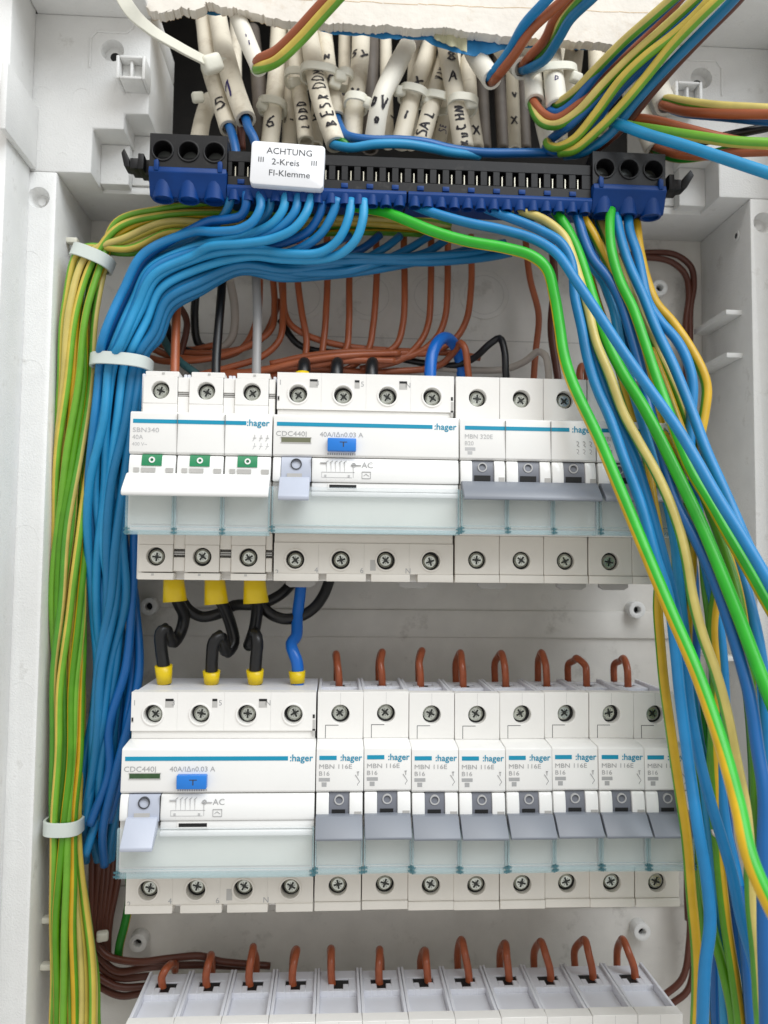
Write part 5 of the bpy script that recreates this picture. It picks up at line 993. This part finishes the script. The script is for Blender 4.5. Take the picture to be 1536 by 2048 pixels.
# ------------------------------------------------------------------ wires sweeping up at the top
T = [
 ('earth_wire', 'earth_pale', 1.95, .18, 'topmost earth wire of the sweep to the upper right', [(1106, 214, 27), (1118, 206, 32), (1148, 184, 38), (1193, 138, 48), (1243, 88, 58), (1293, 44, 68), (1350, -6, 78), (1400, -50, 86)]),
 ('blue_wire', 'blue_dark', 1.95, 0, 'topmost dark blue wire of the sweep to the upper right', [(1100, 212, 26), (1102, 224, 30), (1120, 226, 34), (1150, 204, 38), (1193, 150, 46), (1250, 90, 54), (1310, 34, 62), (1370, -20, 70)]),
 ('brown_wire', 'brown_wire', 1.9, 0, 'upper brown wire of the sweep to the upper right', [(1064, 196, 22), (1070, 208, 26), (1088, 228, 30), (1114, 236, 34), (1150, 214, 38), (1195, 166, 42), (1262, 104, 50), (1318, 46, 56), (1370, -14, 62)]),
 ('earth_wire', 'earth_pale', 1.95, .17, 'second earth wire of the sweep to the upper right', [(1062, 200, 22), (1068, 222, 26), (1086, 246, 31), (1114, 250, 36), (1153, 226, 42), (1203, 172, 50), (1258, 118, 58), (1318, 66, 66), (1390, 0, 76), (1440, -50, 82)]),
 ('blue_wire', 'blue_dark', 1.95, 0, 'second dark blue wire of the sweep to the upper right', [(1100, 280, 22), (1118, 266, 30), (1140, 250, 38), (1198, 196, 46), (1268, 132, 54), (1333, 72, 62), (1402, 10, 70), (1450, -40, 76)]),
 ('earth_wire', 'earth_left', 1.95, .24, 'third earth wire of the sweep, low beside the strip', [(1094, 284, 24), (1098, 292, 27), (1116, 294, 32), (1148, 278, 38), (1193, 226, 46), (1243, 160, 56), (1293, 112, 64), (1340, 76, 70), (1382, 40, 76), (1430, -10, 84), (1470, -50, 90)]),
 ('blue_wire', 'blue_dark', 1.95, 0, 'third dark blue wire of the sweep, low beside the strip', [(1092, 290, 22), (1100, 300, 26), (1128, 302, 31), (1168, 272, 38), (1218, 206, 46), (1270, 150, 54), (1343, 88, 64), (1416, 18, 74), (1480, -50, 82)]),
 ('earth_wire', 'earth_left', 1.95, .24, 'lowest earth wire of the sweep to the upper right', [(1120, 306, 30), (1148, 300, 36), (1193, 262, 44), (1243, 212, 52), (1290, 158, 60), (1335, 102, 68), (1390, 44, 78), (1444, -8, 86), (1490, -50, 92)]),
 ('blue_wire', 'blue_teal', 1.95, 0, 'lowest blue wire of the sweep to the upper right', [(1130, 312, 26), (1168, 304, 33), (1220, 268, 41), (1270, 206, 50), (1320, 150, 58), (1380, 88, 68), (1458, 8, 80), (1510, -50, 88)]),
 ('brown_wire', 'brown_dark', 1.9, 0, 'lowest brown wire of the sweep to the upper right', [(1150, 310, 22), (1196, 296, 30), (1246, 254, 38), (1300, 188, 48), (1350, 130, 56), (1410, 66, 66), (1474, 2, 76), (1520, -50, 82)]),
 ('blue_wire', 'blue_right', 2.0, 0, 'blue wire rising from the cable end under the tape', [(978, 158, 26), (986, 146, 32), (1018, 102, 42), (1046, 52, 54), (1090, 4, 66), (1130, -40, 74)]),
 ('brown_wire', 'brown_wire', 2.0, 0, 'brown wire rising from the cable end under the tape', [(982, 164, 26), (996, 152, 34), (1030, 110, 44), (1064, 58, 54), (1126, 0, 64), (1170, -40, 70)]),
 ('brown_wire', 'brown_wire', 2.0, 0, 'brown wire rising from the cable end right of the tape', [(1044, 134, 18), (1056, 118, 28), (1088, 82, 38), (1108, 38, 48), (1140, -4, 58), (1170, -40, 66)]),
 ('earth_wire', 'earth_pale', 1.9, .3, 'earth wire rising from the cable end right of the tape', [(1046, 138, 18), (1068, 124, 27), (1103, 86, 38), (1124, 42, 50), (1160, -2, 60), (1200, -40, 68)]),
 ('blue_wire', 'blue_teal', 2.0, 0, 'blue wire rising from the cable end right of the tape', [(1044, 140, 18), (1058, 136, 27), (1090, 118, 36), (1118, 76, 46), (1140, 40, 54), (1188, -6, 64), (1220, -40, 70)]),
 ('brown_wire', 'brown_wire', 2.3, 0, 'brown wire from the bright cable end, sweeping up over the plaster', [(512, 132, 34), (520, 120, 40), (552, 104, 46), (592, 66, 54), (634, 20, 62), (668, -16, 68), (700, -50, 74)]),
 ('earth_wire', 'earth_left', 2.2, .2, 'earth wire from the bright cable end, sweeping up over the plaster', [(510, 138, 34), (524, 134, 41), (554, 122, 48), (600, 82, 56), (645, 32, 64), (680, -8, 70), (712, -44, 76)]),
 ('earth_wire', 'earth_pale', 2.0, .08, 'earth wire running to the right edge from the corner cable end', [(1326, 202, 30), (1336, 198, 36), (1368, 203, 44), (1443, 213, 56), (1545, 220, 68), (1600, 224, 74)]),
 ('brown_wire', 'brown_wire', 2.1, 0, 'brown wire running to the right edge from the corner cable end', [(1322, 208, 30), (1332, 212, 36), (1368, 221, 44), (1443, 226, 56), (1545, 228, 68), (1600, 230, 74)]),
 ('blue_wire', 'blue_dark', 1.9, 0, 'dark blue wire just under the brown one at the right edge', [(1330, 212, 28), (1368, 226, 38), (1450, 234, 50), (1545, 242, 62), (1600, 246, 68)]),
 ('brown_wire', 'brown_wire', 1.9, 0, 'brown wire slanting down behind the right clip post', [(1220, 232, 34), (1250, 234, 38), (1308, 240, 44), (1368, 256, 50), (1443, 276, 56), (1545, 296, 64), (1600, 306, 68)]),
 ('earth_wire', 'earth_left', 2.1, .5, 'earth wire crossing the right frame corner to the edge', [(1230, 246, 38), (1268, 254, 44), (1318, 261, 50), (1393, 272, 60), (1468, 284, 70), (1545, 289, 78), (1600, 292, 84)]),
 ('blue_wire', 'blue_wire', 2.2, 0, 'bright blue wire slanting down across the right frame corner', [(1220, 240, 40), (1240, 249, 46), (1293, 269, 54), (1368, 291, 64), (1443, 315, 74), (1545, 348, 86), (1600, 366, 92)]),
 ('black_wire', 'black_wire', 1.8, 0, 'black wire crossing the right frame corner', [(1360, 290, 40), (1400, 284, 44), (1443, 274, 48), (1545, 253, 56), (1600, 242, 60)]),
 ('brown_wire', 'brown_wire', 1.9, 0, 'brown wire from the cable end above the right clamp block', [(1304, 290, 24), (1320, 296, 30), (1358, 309, 38), (1418, 312, 48), (1470, 306, 56), (1545, 302, 64), (1600, 300, 68)]),
 ('earth_wire', 'earth_dark', 1.9, .5, 'green wire from the cable end above the right clamp block', [(1306, 296, 22), (1320, 306, 28), (1358, 317, 36), (1410, 312, 44), (1470, 298, 52), (1545, 292, 58)]),
 ('blue_wire', 'blue_dark', 1.95, 0, 'blue wire from the cable marked 5 into the strip', [(456, 246, 14), (464, 266, 20), (470, 292, 24), (474, 320, 26)]),
 ('blue_wire', 'blue_dark', 1.95, 0, 'blue wire from the violet-stroked cable into the strip, beside the warning tag', [(490, 232, 20), (498, 256, 26), (508, 276, 28), (516, 310, 28)]),
 ('brown_wire', 'brown_dark', 1.7, 0, 'brown wire dropping behind the strip beside the warning tag', [(484, 234, 18), (482, 262, 18), (484, 300, 16)]),
 ('blue_wire', 'blue_dark', 2.0, 0, 'dark blue wire lying along the top of the strip', [(672, 230, 6), (680, 252, 14), (696, 272, 22), (740, 280, 26), (800, 281, 27), (850, 286, 27), (900, 298, 26), (960, 305, 25), (1040, 306, 24), (1140, 306, 22)]),
 ('blue_wire', 'blue_wire', 1.9, 0, 'light blue wire lying in front along the top of the strip', [(660, 286, 22), (676, 292, 27), (704, 296, 31), (750, 289, 33), (810, 288, 33), (860, 295, 31), (900, 304, 28), (960, 312, 24)]),
 ('earth_wire', 'earth_dark', 1.7, .5, 'short green wire at the end of the long marked cable', [(664, 280, 20), (676, 280, 24), (690, 288, 26), (700, 302, 24)]),
]
for nm, mt, r, ph, lb, p in T: wire(nm, p, r, mt, lb, 'loose wires at the cable entry', phase=ph, turns=.02, kink=.15)
